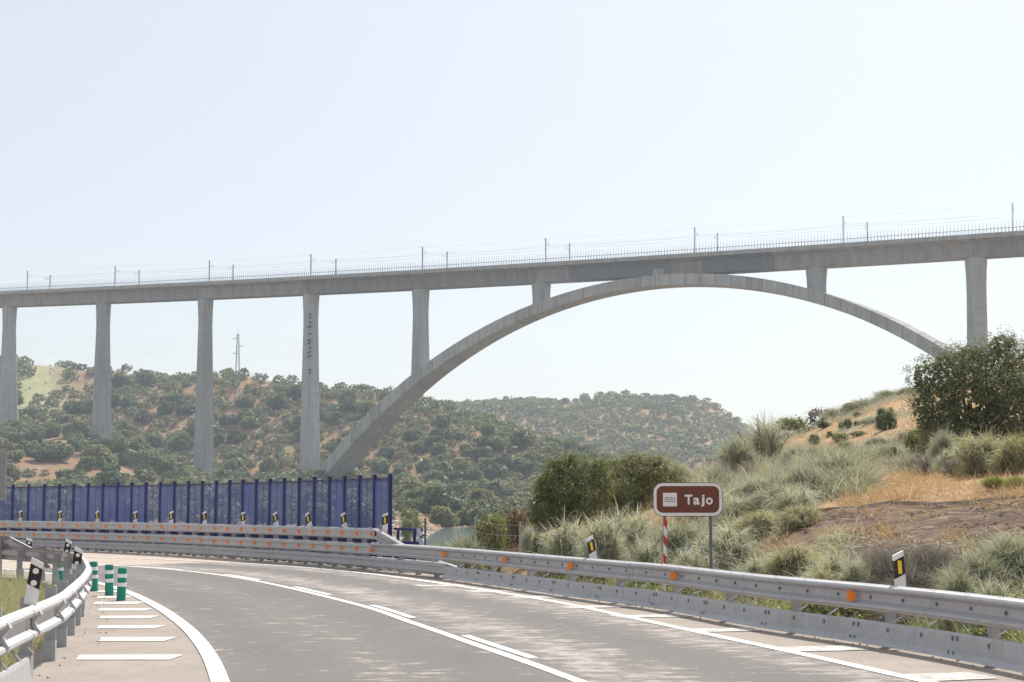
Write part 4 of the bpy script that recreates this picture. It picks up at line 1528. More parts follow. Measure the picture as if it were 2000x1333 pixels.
# sign seen from behind at the left margin
bx, by = at(-20, 31.0)
bz = H1(bx, by)
bs = thing('traffic_sign', 'grey back of a traffic sign panel rising above the blue fence', 'road sign', (bx, by, bz))
sc_ = 31.0 / F
mb = MB(); mb.prism([(-.35, EYE + (HOR - 978) * sc_), (.365, EYE + (HOR - 978) * sc_), (.365, EYE + (HOR - 875) * sc_), (-.35, EYE + (HOR - 875) * sc_)], (bx, by, 0), AXS, .012); mb.obj('panel', MAT['sign_back'], bs)
mb = MB(); mb.prism([(-.30, EYE + (HOR - 873) * sc_), (.30, EYE + (HOR - 873) * sc_), (.31, EYE + (HOR - 869) * sc_), (.03, EYE + (HOR - 826) * sc_), (-.03, EYE + (HOR - 826) * sc_), (-.31, EYE + (HOR - 869) * sc_)], (bx, by, 0), AXS, .012); mb.obj('triangle_plate', MAT['sign_back'], bs)
mb = MB(); mb.box((bx, by - .045, (bz + EYE + (HOR - 835) * sc_) / 2), (.04, .03, (EYE + (HOR - 835) * sc_ - bz) / 2)); mb.obj('post', MAT['steel_dull'], bs)

# ------------------------------------------------------------------ wire fence on the right verge
wf = thing('wire_fence', 'sagging wire mesh fence on thin grey posts behind the outer guardrail', 'fence', (*at(1016, 33), 0))
WP = [(928, 36.5, 1012), (1016, 33.5, 1021), (1130, 30.5, 1060), (1226, 28.5, 1075), (1343, 25.8, 1066), (1500, 22.6, 1100), (1700, 20, 1110)]
tops = []
for px, D, yt in WP:
    x, y = at(px, D); z = H1(x, y)
    zt = EYE - (yt - HOR) * D / F
    mb = MB(); mb.tube([(x, y, z - .3), (x, y, zt)], .028, 6); mb.obj('fence_post', MAT['steel_dull'], wf)
    mb = MB(); mb.tube([(x, y, zt), (x + .02, y, zt + .02)], .032, 6); mb.obj('post_cap', MAT['steel'], wf)
    tops.append((x, y, z, zt))
mb = MB()
for (a, b) in zip(tops[:-1], tops[1:]):
    for w in (.12, .34, .56, .78, .95):
        pa = (a[0], a[1], a[2] + (a[3] - a[2]) * w); pb = (b[0], b[1], b[2] + (b[3] - b[2]) * w)
        mid = tuple((p + q) / 2 - (.03 if i == 2 else 0) for i, (p, q) in enumerate(zip(pa, pb)))
        mb.tube([pa, mid, pb], .0028, 3, cap=False)
    n_ = int(math.dist(a[:2], b[:2]) / .3)
    for k in range(1, n_):
        w = k / n_
        x, y = a[0] + (b[0] - a[0]) * w, a[1] + (b[1] - a[1]) * w
        z0 = a[2] + (b[2] - a[2]) * w; z1 = a[3] + (b[3] - a[3]) * w
        mb.tube([(x, y, z0 + .05), (x, y, z0 + (z1 - z0) * .95)], .002, 3, cap=False)
mb.obj('wires', MAT['steel_dull'], wf, kind='stuff')
rx, ry = at(831, 38.5)
mb = MB(); mb.tube([(rx, ry, H1(rx, ry) - .2), (rx, ry, EYE - (1012 - HOR) * 38.5 / F)], [.035, .028], 6)
link('rusty_stake', mb.mesh('rusty_stake', MAT['rust']), label='rusty brown stake standing past the end of the navy balustrade', cat='stake')
# ------------------------------------------------------------------ vegetation generators
def unit(v):
    return v / (np.linalg.norm(v, axis=-1, keepdims=True) + 1e-9)


def strands(P, Dr, Ln, droop, width, segs, rng, taper=0.25):
    """curved tapering ribbons -> quads"""
    n = len(P)
    side = unit(np.cross(Dr, rng.normal(size=(n, 3))))
    pts = [P]
    d = Dr.copy()
    for k in range(segs):
        d = unit(d + np.c_[np.zeros((n, 2)), -droop] / segs) if np.ndim(droop) else unit(d + np.array((0, 0, -droop / segs)))
        pts.append(pts[-1] + d * (Ln / segs)[:, None])
    V = []
    for k, p in enumerate(pts):
        w = width * (1 - (1 - taper) * k / segs)
        V.append(p - side * (w / 2)[:, None]); V.append(p + side * (w / 2)[:, None])
    V = np.stack(V, 1)           # n, 2*(segs+1), 3
    m = 2 * (segs + 1)
    base = np.arange(n)[:, None] * m
    Fq = [base + np.array([[2 * k, 2 * k + 1, 2 * k + 3, 2 * k + 2]]) for k in range(segs)]
    return V.reshape(-1, 3), np.stack(Fq, 1).reshape(-1, 4), pts


def leaf_quads(C, size, out, rng, aspect=0.55):
    """one rhombic leaf or leaf clump per centre"""
    n = len(C)
    nrm = unit(out * 0.9 + rng.normal(size=(n, 3)) * 0.75 + np.array((0, 0, .25)))
    a = unit(np.cross(nrm, rng.normal(size=(n, 3))))
    b = np.cross(nrm, a)
    L, W = (size * .5)[:, None], (size * .5 * aspect)[:, None]
    V = np.stack([C - a * L, C + b * W + nrm * L * .15, C + a * L, C - b * W + nrm * L * .15], 1)
    return V.reshape(-1, 3), np.arange(4 * n).reshape(n, 4)


def crown(lobes, n, size, rng, aspect=0.6, shell=(.55, 1.05)):
    """leaves spread through a set of ellipsoid lobes (cx,cy,cz,rx,ry,rz)"""
    Lb = np.array(lobes, float)
    vol = (Lb[:, 3] * Lb[:, 4] * Lb[:, 5]) ** (2 / 3)
    pick = rng.choice(len(Lb), n, p=vol / vol.sum())
    d = unit(rng.normal(size=(n, 3)))
    r = rng.uniform(shell[0] ** 2, shell[1] ** 2, n) ** .5
    r = r * (1 + .16 * np.sin(d[:, 0] * 7 + pick * 2.1) * np.sin(d[:, 1] * 6 + pick) * np.sin(d[:, 2] * 8 + 1))
    C = Lb[pick, :3] + d * r[:, None] * Lb[pick, 3:]
    keep = np.ones(n, bool)
    for k in range(len(Lb)):        # drop leaves that lie deep inside another lobe
        q = (C - Lb[k, :3]) / Lb[k, 3:]
        keep &= ~(((q ** 2).sum(1) < .30) & (pick != k))
    C, d = C[keep], d[keep]
    return leaf_quads(C, rng.uniform(.7, 1.3, len(C)) * size, d, rng, aspect)


def rand_lobes(rng, n, R_, Hh, squash=.75):
    L = [(0, 0, Hh * .52, R_ * .72, R_ * .72, Hh * .42)]
    for k in range(n):
        a = 2 * math.pi * k / n + rng.uniform(-.4, .4)
        rr = rng.uniform(.42, .68) * R_
        s = rng.uniform(.34, .52) * R_
        L.append((rr * math.cos(a), rr * math.sin(a), Hh * rng.uniform(.30, .72), s, s, s * squash * Hh / R_))
    for k in range(3):
        a = rng.uniform(0, 6.28)
        L.append((.3 * R_ * math.cos(a), .3 * R_ * math.sin(a), Hh * .80, .36 * R_, .36 * R_, Hh * .20))
    return L


def limb_mesh(mat, hgt, spread, rng, n=5, r=.09, name='trunk'):
    mb = MB()
    mb.tube([(0, 0, -.3 * hgt * .2), (rng.uniform(-.05, .05) * hgt, rng.uniform(-.05, .05) * hgt, hgt * .25), (0, 0, hgt * .4)], [r * 1.3, r, r * .8], 6)
    for k in range(n):
        a = 2 * math.pi * k / n + rng.uniform(-.4, .4)
        s = spread * rng.uniform(.5, .9)
        mb.tube([(0, 0, hgt * .22), (s * .45 * math.cos(a), s * .45 * math.sin(a), hgt * .45), (s * math.cos(a), s * math.sin(a), hgt * rng.uniform(.6, .8))], [r * .75, r * .45, r * .15], 5)
    return mb.mesh(name, mat)


def hill_tree_mesh(seed):
    rng = np.random.default_rng(seed)
    lob = rand_lobes(rng, int(rng.integers(5, 8)), 1.0, rng.uniform(1.25, 1.6))
    lob = [(a, b, c + .12, d, e, f) for a, b, c, d, e, f in lob]
    V, Fq = crown(lob, 640, .20, rng, .8, (.72, 1.06))
    Vc, Fc = [], []
    # dark inner foliage so that the crown is not see-through
    V2, F2 = crown([(a, b, c, d * .74, e * .74, f * .74) for a, b, c, d, e, f in lob], 260, .40, rng, .9, (.75, 1.0))
    allV = np.vstack([V, V2]); allF = np.vstack([Fq, F2 + len(V)])
    mi = np.zeros(len(allF), int)
    t = MB(); t.tube([(0, 0, -.4), (.03, .02, .3), (0, 0, .7)], [.09, .07, .05], 5, cap=False)
    tf = np.array([f for f in t.f]); 
    allF = np.vstack([allF, tf + len(allV)]); allV = np.vstack([allV, np.array(t.v)])
    mi = np.r_[mi, np.ones(len(tf), int)]
    return np_mesh('holm_oak', allV, allF, [MAT[('oak_leaf_far', 'oak_leaf_olive', 'oak_leaf_far', 'oak_leaf_deep')[seed % 4]], MAT['bark']], mat_idx=mi)


HT = [hill_tree_mesh(100 + k) for k in range(12)]


def low_tree(rng):
    """light version for the wooded far hill"""
    lob = rand_lobes(rng, 5, 1.0, rng.uniform(1.2, 1.5))
    V, Fq = crown(lob, 170, .34, rng, .9, (.7, 1.05))
    return V, Fq


# ---- near hillside: holm oaks
PIER_PX = [20, 203, 402, 608, 822]


def sight_ground(px, py, d0=60, d1=1500, n=1400):
    """distance at which sight lines meet the relief"""
    px = np.asarray(px, float); py = np.asarray(py, float)
    Dn = np.geomspace(d0, d1, n)
    u = (px - 1000) / F
    out = np.full(len(px), np.nan)
    for i in range(len(px)):
        z = height(u[i] * Dn, Dn)
        line = EYE + (HOR - py[i]) / F * Dn
        hit = np.where(z >= line)[0]
        if len(hit): out[i] = Dn[hit[0]]
    return out


rng = np.random.default_rng(21)
n_c = 15000
cpx = rng.uniform(-60, 1240, n_c)
cu = (cpx - 1000) / F
ci = np.clip(np.searchsorted(CU, cu) - 1, 0, len(CU) - 2)
cw = ((cu - CU[ci]) / (CU[ci + 1] - CU[ci]))[:, None]
cDk = CD[ci] * (1 - cw) + CD[ci + 1] * cw
w_ = rng.uniform(0, 1, n_c)
cD = np.where(rng.random(n_c) < .62, cDk[:, 11] - 60 + w_ * (cDk[:, 12] + 4 - cDk[:, 11] + 60), cDk[:, 9] + 10 + w_ * (cDk[:, 11] - cDk[:, 9]))
cx_ = cu * cD
cz = height(cx_, cD)
cpy = HOR - (cz - EYE) / cD * F
clear = fbm(cx_ * .020, cD * .012, 55, 3)
sel = np.zeros((0, 4))
for px, D, x, z, py, cl, rd in zip(cpx, cD, cx_, cz, cpy, clear, cDk[:, 12]):
    sz = rng.choice([.42, .66, .86, 1.0, 1.16, 1.4], p=[.14, .16, .18, .24, .18, .10])
    if D > rd - 30:
        sz = min(sz, 1.0)
        cl -= .12
    if cl > (.54 if py < 880 else .63) and rng.random() < .88: continue
    if 765 < px < 856 and D < 420 and py > 1003: continue
    if 55 < px < 118 and py < 775 and rng.random() < .93: continue
    if 25 < px < 140 and 708 < py < 765 and rng.random() < .75: continue
    if abs(px - 462) < 14 and 780 < D < 812: continue
    if py > 1030 and px < 765: continue
    if any(abs(px - p) < 12 and abs(D - q) < 9 for p, q in zip(PIER_PX, (727, 694, 661, 630, 601))): continue
    r = 4.9 * sz
    if len(sel) and (np.hypot((sel[:, 2] - x) / ((sel[:, 3] + r) * .67), (sel[:, 1] - D) / ((sel[:, 3] + r) * (.95 if D > 560 else 1.5))) < 1).any(): continue
    sel = np.vstack([sel, [px, D, x, r]])
selz = height(sel[:, 2], sel[:, 1])
sel_py = HOR - (selz - EYE) / sel[:, 1] * F
order = np.argsort(-(sel[:, 3] / sel[:, 1]) * np.where(sel_py > 950, np.where(sel[:, 0] < 770, .5, 1), 1))
PN = ['first', 'second', 'third', 'fourth', 'fifth']


def hill_label(px, py, D, r):
    if px < PIER_PX[0] - 8: col = 'left of the first pier'
    elif px > 1150: col = 'above the right scrub oak'
    elif px > 1080: col = 'above the left scrub oak'
    elif px > 1015: col = 'just left of the scrub oaks'
    elif px > 930: col = 'above the first two wire fence posts'
    elif px > 880: col = 'left of the first wire fence post'
    elif px > 835: col = 'above the strip of water'
    elif px > 772: col = 'above the navy balustrade'
    elif px > 715: col = 'above the end of the blue screen'
    elif px > 655: col = 'behind the arch foot'
    else:
        k = int(np.argmin([abs(px - p) for p in PIER_PX[:4]])); d = px - PIER_PX[k]
        if abs(d) < 48: col = 'just %s of the %s pier' % ('left' if d < 0 else 'right', PN[k])
        else:
            k = int(np.searchsorted(PIER_PX, px)) - 1
            col = 'midway between the %s and %s piers' % (PN[k], PN[k + 1]) if k < 3 else 'between the fourth pier and arch'
    prof = py - np.interp(px, [-60, 0, 100, 200, 400, 600, 760, 900, 1000, 1100, 1240], [712, 715, 715, 725, 745, 755, 775, 805, 845, 885, 935])
    lvl = 'on the skyline' if prof < 10 else 'just below the skyline' if prof < 32 else 'high on the slope' if prof < 58 else 'upper slope' if prof < 85 else 'middle slope' if prof < 112 else 'below the middle slope' if prof < 140 else 'lower slope' if py < 945 else 'near the hill foot' if py < 985 else 'at the hill foot'
    size = 'small' if r < 3.3 else 'large' if r > 4.4 else 'medium'
    return '%s holm oak, %s, %s' % (size, lvl, col)


TG = 'holm oaks on the near hillside'
rest_V, rest_F, off = [], [], 0
for rank, k in enumerate(order):
    px, D, x, r = sel[k]
    me = HT[int(rng.integers(len(HT)))]
    rz, sq = rng.uniform(0, 6.28), rng.uniform(.85, 1.12)
    loc = (x, D, selz[k] - .25 * r)
    if rank < 300:
        o = link('holm_oak', me)
        o.location = loc
        o.rotation_euler = (0, 0, rz)
        o.scale = (r * rng.uniform(.92, 1.1), r * rng.uniform(.92, 1.1), r * .92 * sq)
        lab = hill_label(px, sel_py[k], D, r)
        tag(o, lab, 'tree', lab.replace('holm oak', 'holm oaks'))
    else:
        V, Fq = low_tree(rng)
        rest_V.append(V * (r, r, r * .92) + loc); rest_F.append(Fq + off); off += len(V)
if rest_V:
    link('smaller_oaks', np_mesh('smaller_oaks', np.vstack(rest_V), np.vstack(rest_F), [MAT['oak_leaf_far']]), kind='stuff',
         label='smaller holm oaks filling the gaps on the near hillside')

# dark shaded grove beside the second pier
rngg = np.random.default_rng(5)
# ---- far hill: one wooded mass
rng = np.random.default_rng(33)
FV, FFc, off, taken = [], [], 0, []
n_far = 0
for _ in range(9000):
    px = rng.uniform(760, 1530); D = rng.uniform(880, 1275)
    u = (px - 1000) / F; x = u * D
    if fbm(np.array([x * .02]), np.array([D * .012]), 71, 3)[0] > .62 and rng.random() < .85: continue
    r = rng.uniform(3.2, 6.0)
    if any(math.hypot((a - x) / ((b + r) * .66), (c - D) / ((b + r) * 1.3)) < 1 for a, c, b in taken): continue
    taken.append((x, D, r))
for x, D, r in taken:
    z = H1(x, D)
    V, Fq = low_tree(rng)
    FV.append(V * (r, r, r * .9) + (x, D, z - .2 * r)); FFc.append(Fq + off); off += len(V)
print('far hill trees', len(taken))
link('distant_oaks', np_mesh('distant_oaks', np.vstack(FV), np.vstack(FFc), [MAT['oak_leaf_far'], MAT['oak_leaf_olive'], MAT['oak_leaf_deep']], mat_idx=np.concatenate([np.full(len(f), k % 7 % 3) for k, f in enumerate(FFc)])), kind='stuff',
     label='holm oak wood covering the hazy farther hill')

# hillside stones
rng = np.random.default_rng(8)
SV, SF, off = [], [], 0
cube = np.array([(x, y, z) for z in (-1, 1) for y in (-1, 1) for x in (-1, 1)], float)
cf = np.array([(0, 2, 3, 1), (4, 5, 7, 6), (0, 1, 5, 4), (2, 6, 7, 3), (0, 4, 6, 2), (1, 3, 7, 5)])
for k in range(2600):
    if k < 1900:
        px = rng.uniform(-60, 1150); D = rng.uniform(330, 900); s = rng.uniform(.25, .8)
    else:
        px = rng.uniform(765, 850); D = rng.uniform(150, 330); s = rng.uniform(.12, .5)
    x = (px - 1000) / F * D
    z = H1(x, D)
    if z < -4.3: continue
    V = cube * rng.uniform(.5, 1.1, (8, 3)) * s * np.array((1, 1, .7))
    a = rng.uniform(0, 6.28)
    V = V @ np.array([(math.cos(a), math.sin(a), 0), (-math.sin(a), math.cos(a), 0), (0, 0, 1)]).T + (x, D, z + s * .1)
    SV.append(V); SF.append(cf + off); off += 8
link('stones', np_mesh('stones', np.vstack(SV), np.vstack(SF), [MAT['stone']]), kind='stuff', label='pale stones scattered over the hillside and shore')


# ---- broom bushes
def broom_meshes(seed, wmat, upright=.5, droop=1.1, nbr=30, ntw=46, thick=.012, stem_mat='stem', stems=True):
    """unit broom: height 1, half width about .6"""
    rng = np.random.default_rng(seed)
    az = rng.uniform(0, 2 * math.pi, nbr)
    tilt = np.abs(rng.normal(0, .5, nbr)) * (1.15 - upright) * 1.5
    tilt = np.clip(tilt, .02, 1.25)
    Bd = np.stack([np.sin(tilt) * np.cos(az), np.sin(tilt) * np.sin(az), np.cos(tilt)], 1)
    L = rng.uniform(.45, .80, nbr)
    mb = MB()
    P, Dd, Ln, Wd = [], [], [], []
    for b in range(nbr):
        p0 = np.array((rng.normal(0, .06), rng.normal(0, .06), -.05))
        mid = p0 + Bd[b] * L[b] * .5 + rng.normal(0, .03, 3)
        end = p0 + Bd[b] * L[b] + np.array((0, 0, -.06 * tilt[b]))
        mb.tube([p0, mid, end], [.013, .009, .004], 4, cap=False)
        w = rng.uniform(.30, 1.0, ntw) ** .8
        q = np.where(w[:, None] < .5, p0 + (mid - p0) * (w[:, None] * 2), mid + (end - mid) * (w[:, None] * 2 - 1))
        d = unit(Bd[b] * .9 + rng.normal(size=(ntw, 3)) * .58 + np.array((0, 0, .35 * upright)))
        P.append(q); Dd.append(d); Ln.append(rng.uniform(.22, .5, ntw) * (1.1 - .3 * w)); Wd.append(rng.uniform(.6, 1.2, ntw) * thick)
    nA = sum(len(q) for q in P)
    V, Fq, _ = strands(np.vstack(P), np.vstack(Dd), np.concatenate(Ln), (droop * rng.uniform(.3, 1.5, nA))[:, None], np.concatenate(Wd), 4, rng)
    nS = len(V) // 10
    alt = {'silver_whip': ('green_whip', 'yellow_whip', 'dead_twig'), 'green_whip': ('silver_whip', 'yellow_whip', 'dead_twig'), 'yellow_whip': ('silver_whip', 'green_whip', 'dead_twig')}.get(wmat, (wmat,) * 3)
    mi = np.repeat(rng.choice(4, nS, p=[.62, .16, .12, .10]), 4)
    fol = np_mesh('foliage', V, Fq, [MAT[wmat]] + [MAT[q] for q in alt], mat_idx=mi)
    stem = mb.mesh('stem', MAT[stem_mat]) if stems else None
    return fol, stem


BR = {
    'silver': [broom_meshes(s, 'silver_whip', .25, 1.9, 62, 112, .0125) for s in (1, 2, 3)],
    'green': [broom_meshes(s, 'green_whip', .4, 1.0, 58, 105, .0115) for s in (4, 5, 6)],
    'feather': [broom_meshes(s, 'green_whip', .6, .45, 62, 110, .010) for s in (7, 8)],
    'yellow': [broom_meshes(s, 'yellow_whip', .3, 1.8, 56, 108, .0125) for s in (9, 10, 11)],
    'dead': [broom_meshes(s, 'dead_twig', .5, .5, 40, 26, .011) for s in (12, 13)],
    'bleached': [broom_meshes(14, 'pale_twig', .6, .3, 20, 8, .014)],
    'tussock': [broom_meshes(15, 'weed', .95, .25, 46, 50, .012, stems=False)],
    'wispy': [broom_meshes(16, 'green_whip', .9, .4, 16, 30, .010)],
}


def bush_meshes(seed, lmat, n, size, R_=.62, Hh=1.0):
    rng = np.random.default_rng(seed)
    lob = rand_lobes(rng, 7, R_, Hh, .8)
    lob += [(rng.uniform(-.3, .3), rng.uniform(-.3, .3), .18, .34, .34, .2) for _ in range(3)]
    V, Fq = crown(lob, n, size, rng, .55, (.45, 1.08))
    V2, F2 = crown([(a, b, c, d * .7, e * .7, f * .7) for a, b, c, d, e, f in lob], n // 6, size * 2.6, rng, .9, (.6, 1.0))
    fol = np_mesh('foliage', np.vstack([V, V2]), np.vstack([Fq, F2 + len(V)]), [MAT[lmat]])
    return fol, limb_mesh(MAT['bark'], .8, .4, rng, 5, .03, 'stem')


BU = {
    'dark': [bush_meshes(s, 'oak_leaf', 3600, .055) for s in (31, 32, 33)],
    'olive': [bush_meshes(s, 'olive_leaf', 3800, .05) for s in (34, 35)],
    'brown': [bush_meshes(s, 'brown_leaf', 3200, .05) for s in (36,)],
    'bare': [bush_meshes(37, 'dead_twig', 1500, .05)],
}

PL = [
    # kind, heading, distance, top (survey row), width (columns), label
    ('silver', 1118, 31.0, 990, 130, 'silvery broom with drooping whips, leftmost of the pale row beside the dark scrub'),
    ('silver', 1178, 29.0, 985, 105, 'silvery broom right behind the marker post left of the brown sign'),
    ('silver', 1235, 30.0, 970, 125, 'tall silvery broom just left of the brown sign'),
    ('silver', 1262, 26.5, 1035, 90, 'low silvery broom left of the striped pole'),
    ('green', 1322, 28.0, 1005, 110, 'grey green broom under the brown sign between its posts'),
    ('silver', 1352, 25.0, 1055, 80, 'low pale broom at the foot of the brown sign'),
    ('silver', 1420, 26.0, 1010, 130, 'pale broom touching the right post of the brown sign'),
    ('green', 1440, 30.5, 960, 130, 'grey green broom filling the space right of the brown sign'),
    ('green', 1375, 33.5, 930, 120, 'green broom rising behind the top edge of the brown sign'),
    ('yellow', 1490, 27.5, 985, 100, 'yellowish broom halfway between the sign and the soil bench'),
    ('yellow', 1562, 26.5, 975, 75, 'yellow and silver broom at the left tip of the soil bench'),
    ('yellow', 1545, 22.3, 1050, 115, 'ochre yellow broom below the left tip of the soil bench'),
    ('silver', 1480, 22.8, 1065, 105, 'pale broom leaning over the guardrail right of the sign'),
    ('silver', 1625, 20.6, 1058, 115, 'silvery cascading broom below the bench, left of the nearest marker post'),
    ('yellow', 1600, 19.6, 1088, 90, 'low yellow broom behind the guardrail below the bench'),
    ('silver', 1672, 19.6, 1070, 80, 'small silvery broom next to the dead brush'),
    ('dead', 1745, 19.2, 1045, 110, 'grey dead brush behind the nearest marker post'),
    ('dead', 1800, 19.0, 1040, 110, 'grey dead brush right of the nearest marker post'),
    ('dead', 1705, 19.8, 1052, 90, 'grey dead brush left of the nearest marker post'),
    ('dead', 1775, 18.4, 1075, 120, 'tangled low dead brush right behind the nearest marker post'),
    ('dead', 1835, 19.3, 1055, 80, 'grey dead brush at the right end of the dead patch'),
    ('green', 1905, 17.8, 1062, 120, 'grey green broom below the bench near the picture edge'),
    ('feather', 1965, 18.2, 1038, 130, 'feathery green broom at the edge, lower right of the bench'),
    ('green', 1868, 16.9, 1088, 80, 'low green broom right of the dead brush'),
    ('silver', 1935, 16.2, 1105, 90, 'pale low broom just behind the nearest guardrail stretch'),
    ('feather', 1625, 33.0, 878, 150, 'large feathery green broom above the soil bench'),
    ('feather', 1570, 31.5, 905, 120, 'feathery broom left of the large one above the bench'),
    ('green', 1530, 30.0, 935, 100, 'pale green broom above the left tip of the bench'),
    ('silver', 1548, 28.6, 938, 90, 'silver streaked broom in front of the feathery ones'),
    ('green', 1480, 34.0, 922, 110, 'green broom on the slope between sign and bench'),
    ('feather', 1665, 32.0, 905, 90, 'thin feathery broom beside the golden grass'),
    ('yellow', 1925, 32.5, 826, 110, 'yellow drooping broom in front of the big oak'),
    ('yellow', 1985, 31.5, 835, 90, 'yellow and silver broom right of the one in front of the oak'),
    ('silver', 1885, 35.0, 838, 50, 'small silver broom against the dark base of the oak'),
    ('green', 1845, 36.0, 830, 60, 'upright green broom against the dark base of the oak'),
    ('silver', 1850, 34.5, 868, 50, 'little pale broom under the oak'),
    ('tussock', 1942, 26.2, 930, 90, 'bright green tussock at the kerb above the soil bench'),
    ('tussock', 1984, 25.6, 928, 80, 'bright green tussock at the kerb by the picture edge'),
    ('wispy', 1487, 55.0, 800, 170, 'tall wispy broom with bare stems against the sky'),
    ('wispy', 1512, 54.0, 812, 130, 'second wispy broom with bare stems against the sky'),
    ('green', 1442, 50.0, 842, 70, 'brownish green broom left of the wispy bare stemmed ones'),
    ('bleached', 1418, 44.0, 885, 50, 'bleached dead shrub on the slope left of the wispy broom'),
    ('dead', 1465, 46.0, 893, 50, 'dark dry shrub below the wispy bare stemmed broom'),
    ('olive', 1543, 78.0, 815, 58, 'round bright green bush on the skyline left of the bare tree'),
    ('dark', 1578, 76.0, 832, 30, 'small dark bush between the round green one and the bare tree'),
    ('bare', 1597, 79.0, 795, 46, 'small leafless purplish tree on the skyline'),
    ('green', 1632, 79.0, 792, 60, 'olive green broom on the ridge right of the bare tree'),
    ('green', 1690, 79.0, 774, 70, 'olive green broom clump on the ridge in the middle'),
    ('green', 1738, 79.5, 758, 70, 'olive green broom clump on the ridge left of the big oak'),
    ('olive', 1742, 78.5, 765, 34, 'small leafy bush on the ridge left of the big oak'),
    ('green', 1772, 78.0, 752, 46, 'ridge broom touching the left side of the big oak'),
    ('dark', 1652, 66.0, 818, 26, 'round dark bush on the golden slope, middle of three'),
    ('dark', 1676, 73.0, 806, 20, 'round dark bush on the golden slope, highest of three'),
    ('dark', 1678, 60.0, 842, 34, 'wide dark bush on the golden slope, lowest of three'),
    ('dark', 1676, 66.0, 829, 16, 'tiny dark bush between the round ones on the golden slope'),
    ('dark', 1621, 64.0, 842, 15, 'tiny dark bush alone on the golden slope'),
    ('dark', 1731, 58.0, 795, 44, 'large round dark bush left of the big oak'),
    ('olive', 1650, 52.0, 862, 34, 'green bush low on the golden slope above the feathery broom'),
    ('green', 1735, 45.0, 865, 60, 'grey green broom on the slope left of the oak'),
    ('dark', 1742, 44.0, 872, 22, 'small dark bush beside the grey green broom left of the oak'),
    ('olive', 1795, 46.0, 838, 55, 'leafy green bush at the left foot of the big oak'),
    ('green', 1553, 50.0, 868, 50, 'olive broom on the slope below the round skyline bush'),
    ('green', 1588, 47.0, 866, 36, 'grey broom right of the olive broom below the skyline'),
    ('dead', 1540, 46.0, 885, 44, 'dark dry scrub on the slope above the feathery broom'),
    ('olive', 1662, 79.0, 786, 40, 'small leafy bush on the ridge between two broom clumps'),
    ('dark', 1612, 72.0, 822, 24, 'dark bush on the crest just below the bare tree'),
    ('green', 1705, 64.0, 812, 46, 'faded broom high on the golden slope left of the large dark bush'),
    ('olive', 1640, 58.0, 846, 30, 'green bush half way up the golden slope, left of the wide dark one'),
    ('green', 1715, 52.0, 850, 50, 'faded broom on the golden slope below the large dark bush'),
    ('dark', 1590, 62.0, 848, 22, 'dark bush on the left edge of the golden slope'),
    ('dead', 1765, 50.0, 838, 44, 'dry dead brush on the slope left of the big oak foot'),
    ('olive', 1700, 43.0, 884, 40, 'low green bush where the golden slope meets the dry grass'),
    ('dead', 1810, 35.0, 884, 60, 'brown dry scrub under the left side of the big oak'),
    ('dead', 1860, 33.0, 890, 60, 'brown dry scrub in front of the big oak trunk'),
    ('olive', 958, 37.5, 1005, 66, 'leafy olive green bush behind the wire fence post'),
    ('green', 905, 36.0, 1030, 80, 'grey green broom behind the guardrail beside the water'),
    ('green', 868, 34.5, 1042, 50, 'small pale broom by the water, right of the balustrade'),
    ('dark', 948, 52.0, 1006, 60, 'dark green bush between the water and the brown shrub'),
    ('brown', 1000, 47.0, 992, 90, 'brown dry shrub left of the dark scrub oaks'),
    ('silver', 1032, 35.5, 1012, 34, 'small pale broom at the left foot of the dark scrub oaks'),
    ('dark', 1056, 31.5, 1040, 44, 'small dark shrub at the left end of the silvery row'),
    ('green', 1258, 45.0, 888, 90, 'pale green broom behind the right scrub oak'),
    ('green', 1318, 47.0, 893, 80, 'green broom on the rise above the brown sign'),
    ('green', 1405, 40.0, 905, 60, 'green broom on the slope up right of the sign'),
    ('olive', 804, 250.0, 993, 46, 'pale green bush on the orange shore across the water'),
    ('olive', 796, 215.0, 1012, 22, 'small round bush on the orange shore slope'),
]


def plant(kind, px, D, ytop, wpx, lab, rng):
    x, y = at(px, D)
    z = H1(x, y) - .03
    hh = EYE + (HOR - ytop) / F * D - z
    hh = max(hh, .25)
    ww = wpx / F * D / 1.0
    if kind in BR:
        fol, st = BR[kind][int(rng.integers(len(BR[kind])))]
        nm, cat = {'dead': ('dead_brush', 'shrub'), 'bleached': ('dead_shrub', 'shrub'), 'tussock': ('grass_tussock', 'tussock')}.get(kind, ('broom_bush', 'bush'))
        sx_ = ww
        sz = hh / .98
    else:
        fol, st = BU[kind][int(rng.integers(len(BU[kind])))]
        nm, cat = ('bare_tree', 'tree') if kind == 'bare' else ('leafy_bush', 'bush')
        sx_, sz = ww, hh / 1.0
    t = thing(nm, lab, cat, (x, y, z), rng.uniform(0, 6.28), None)
    t.scale = (sx_, sx_, sz)
    a = link('foliage', fol, t, world_space=False)
    if st is not None:
        link('stem', st, t, world_space=False)
    return t


rng = np.random.default_rng(91)
for row in PL:
    plant(*row, rng)

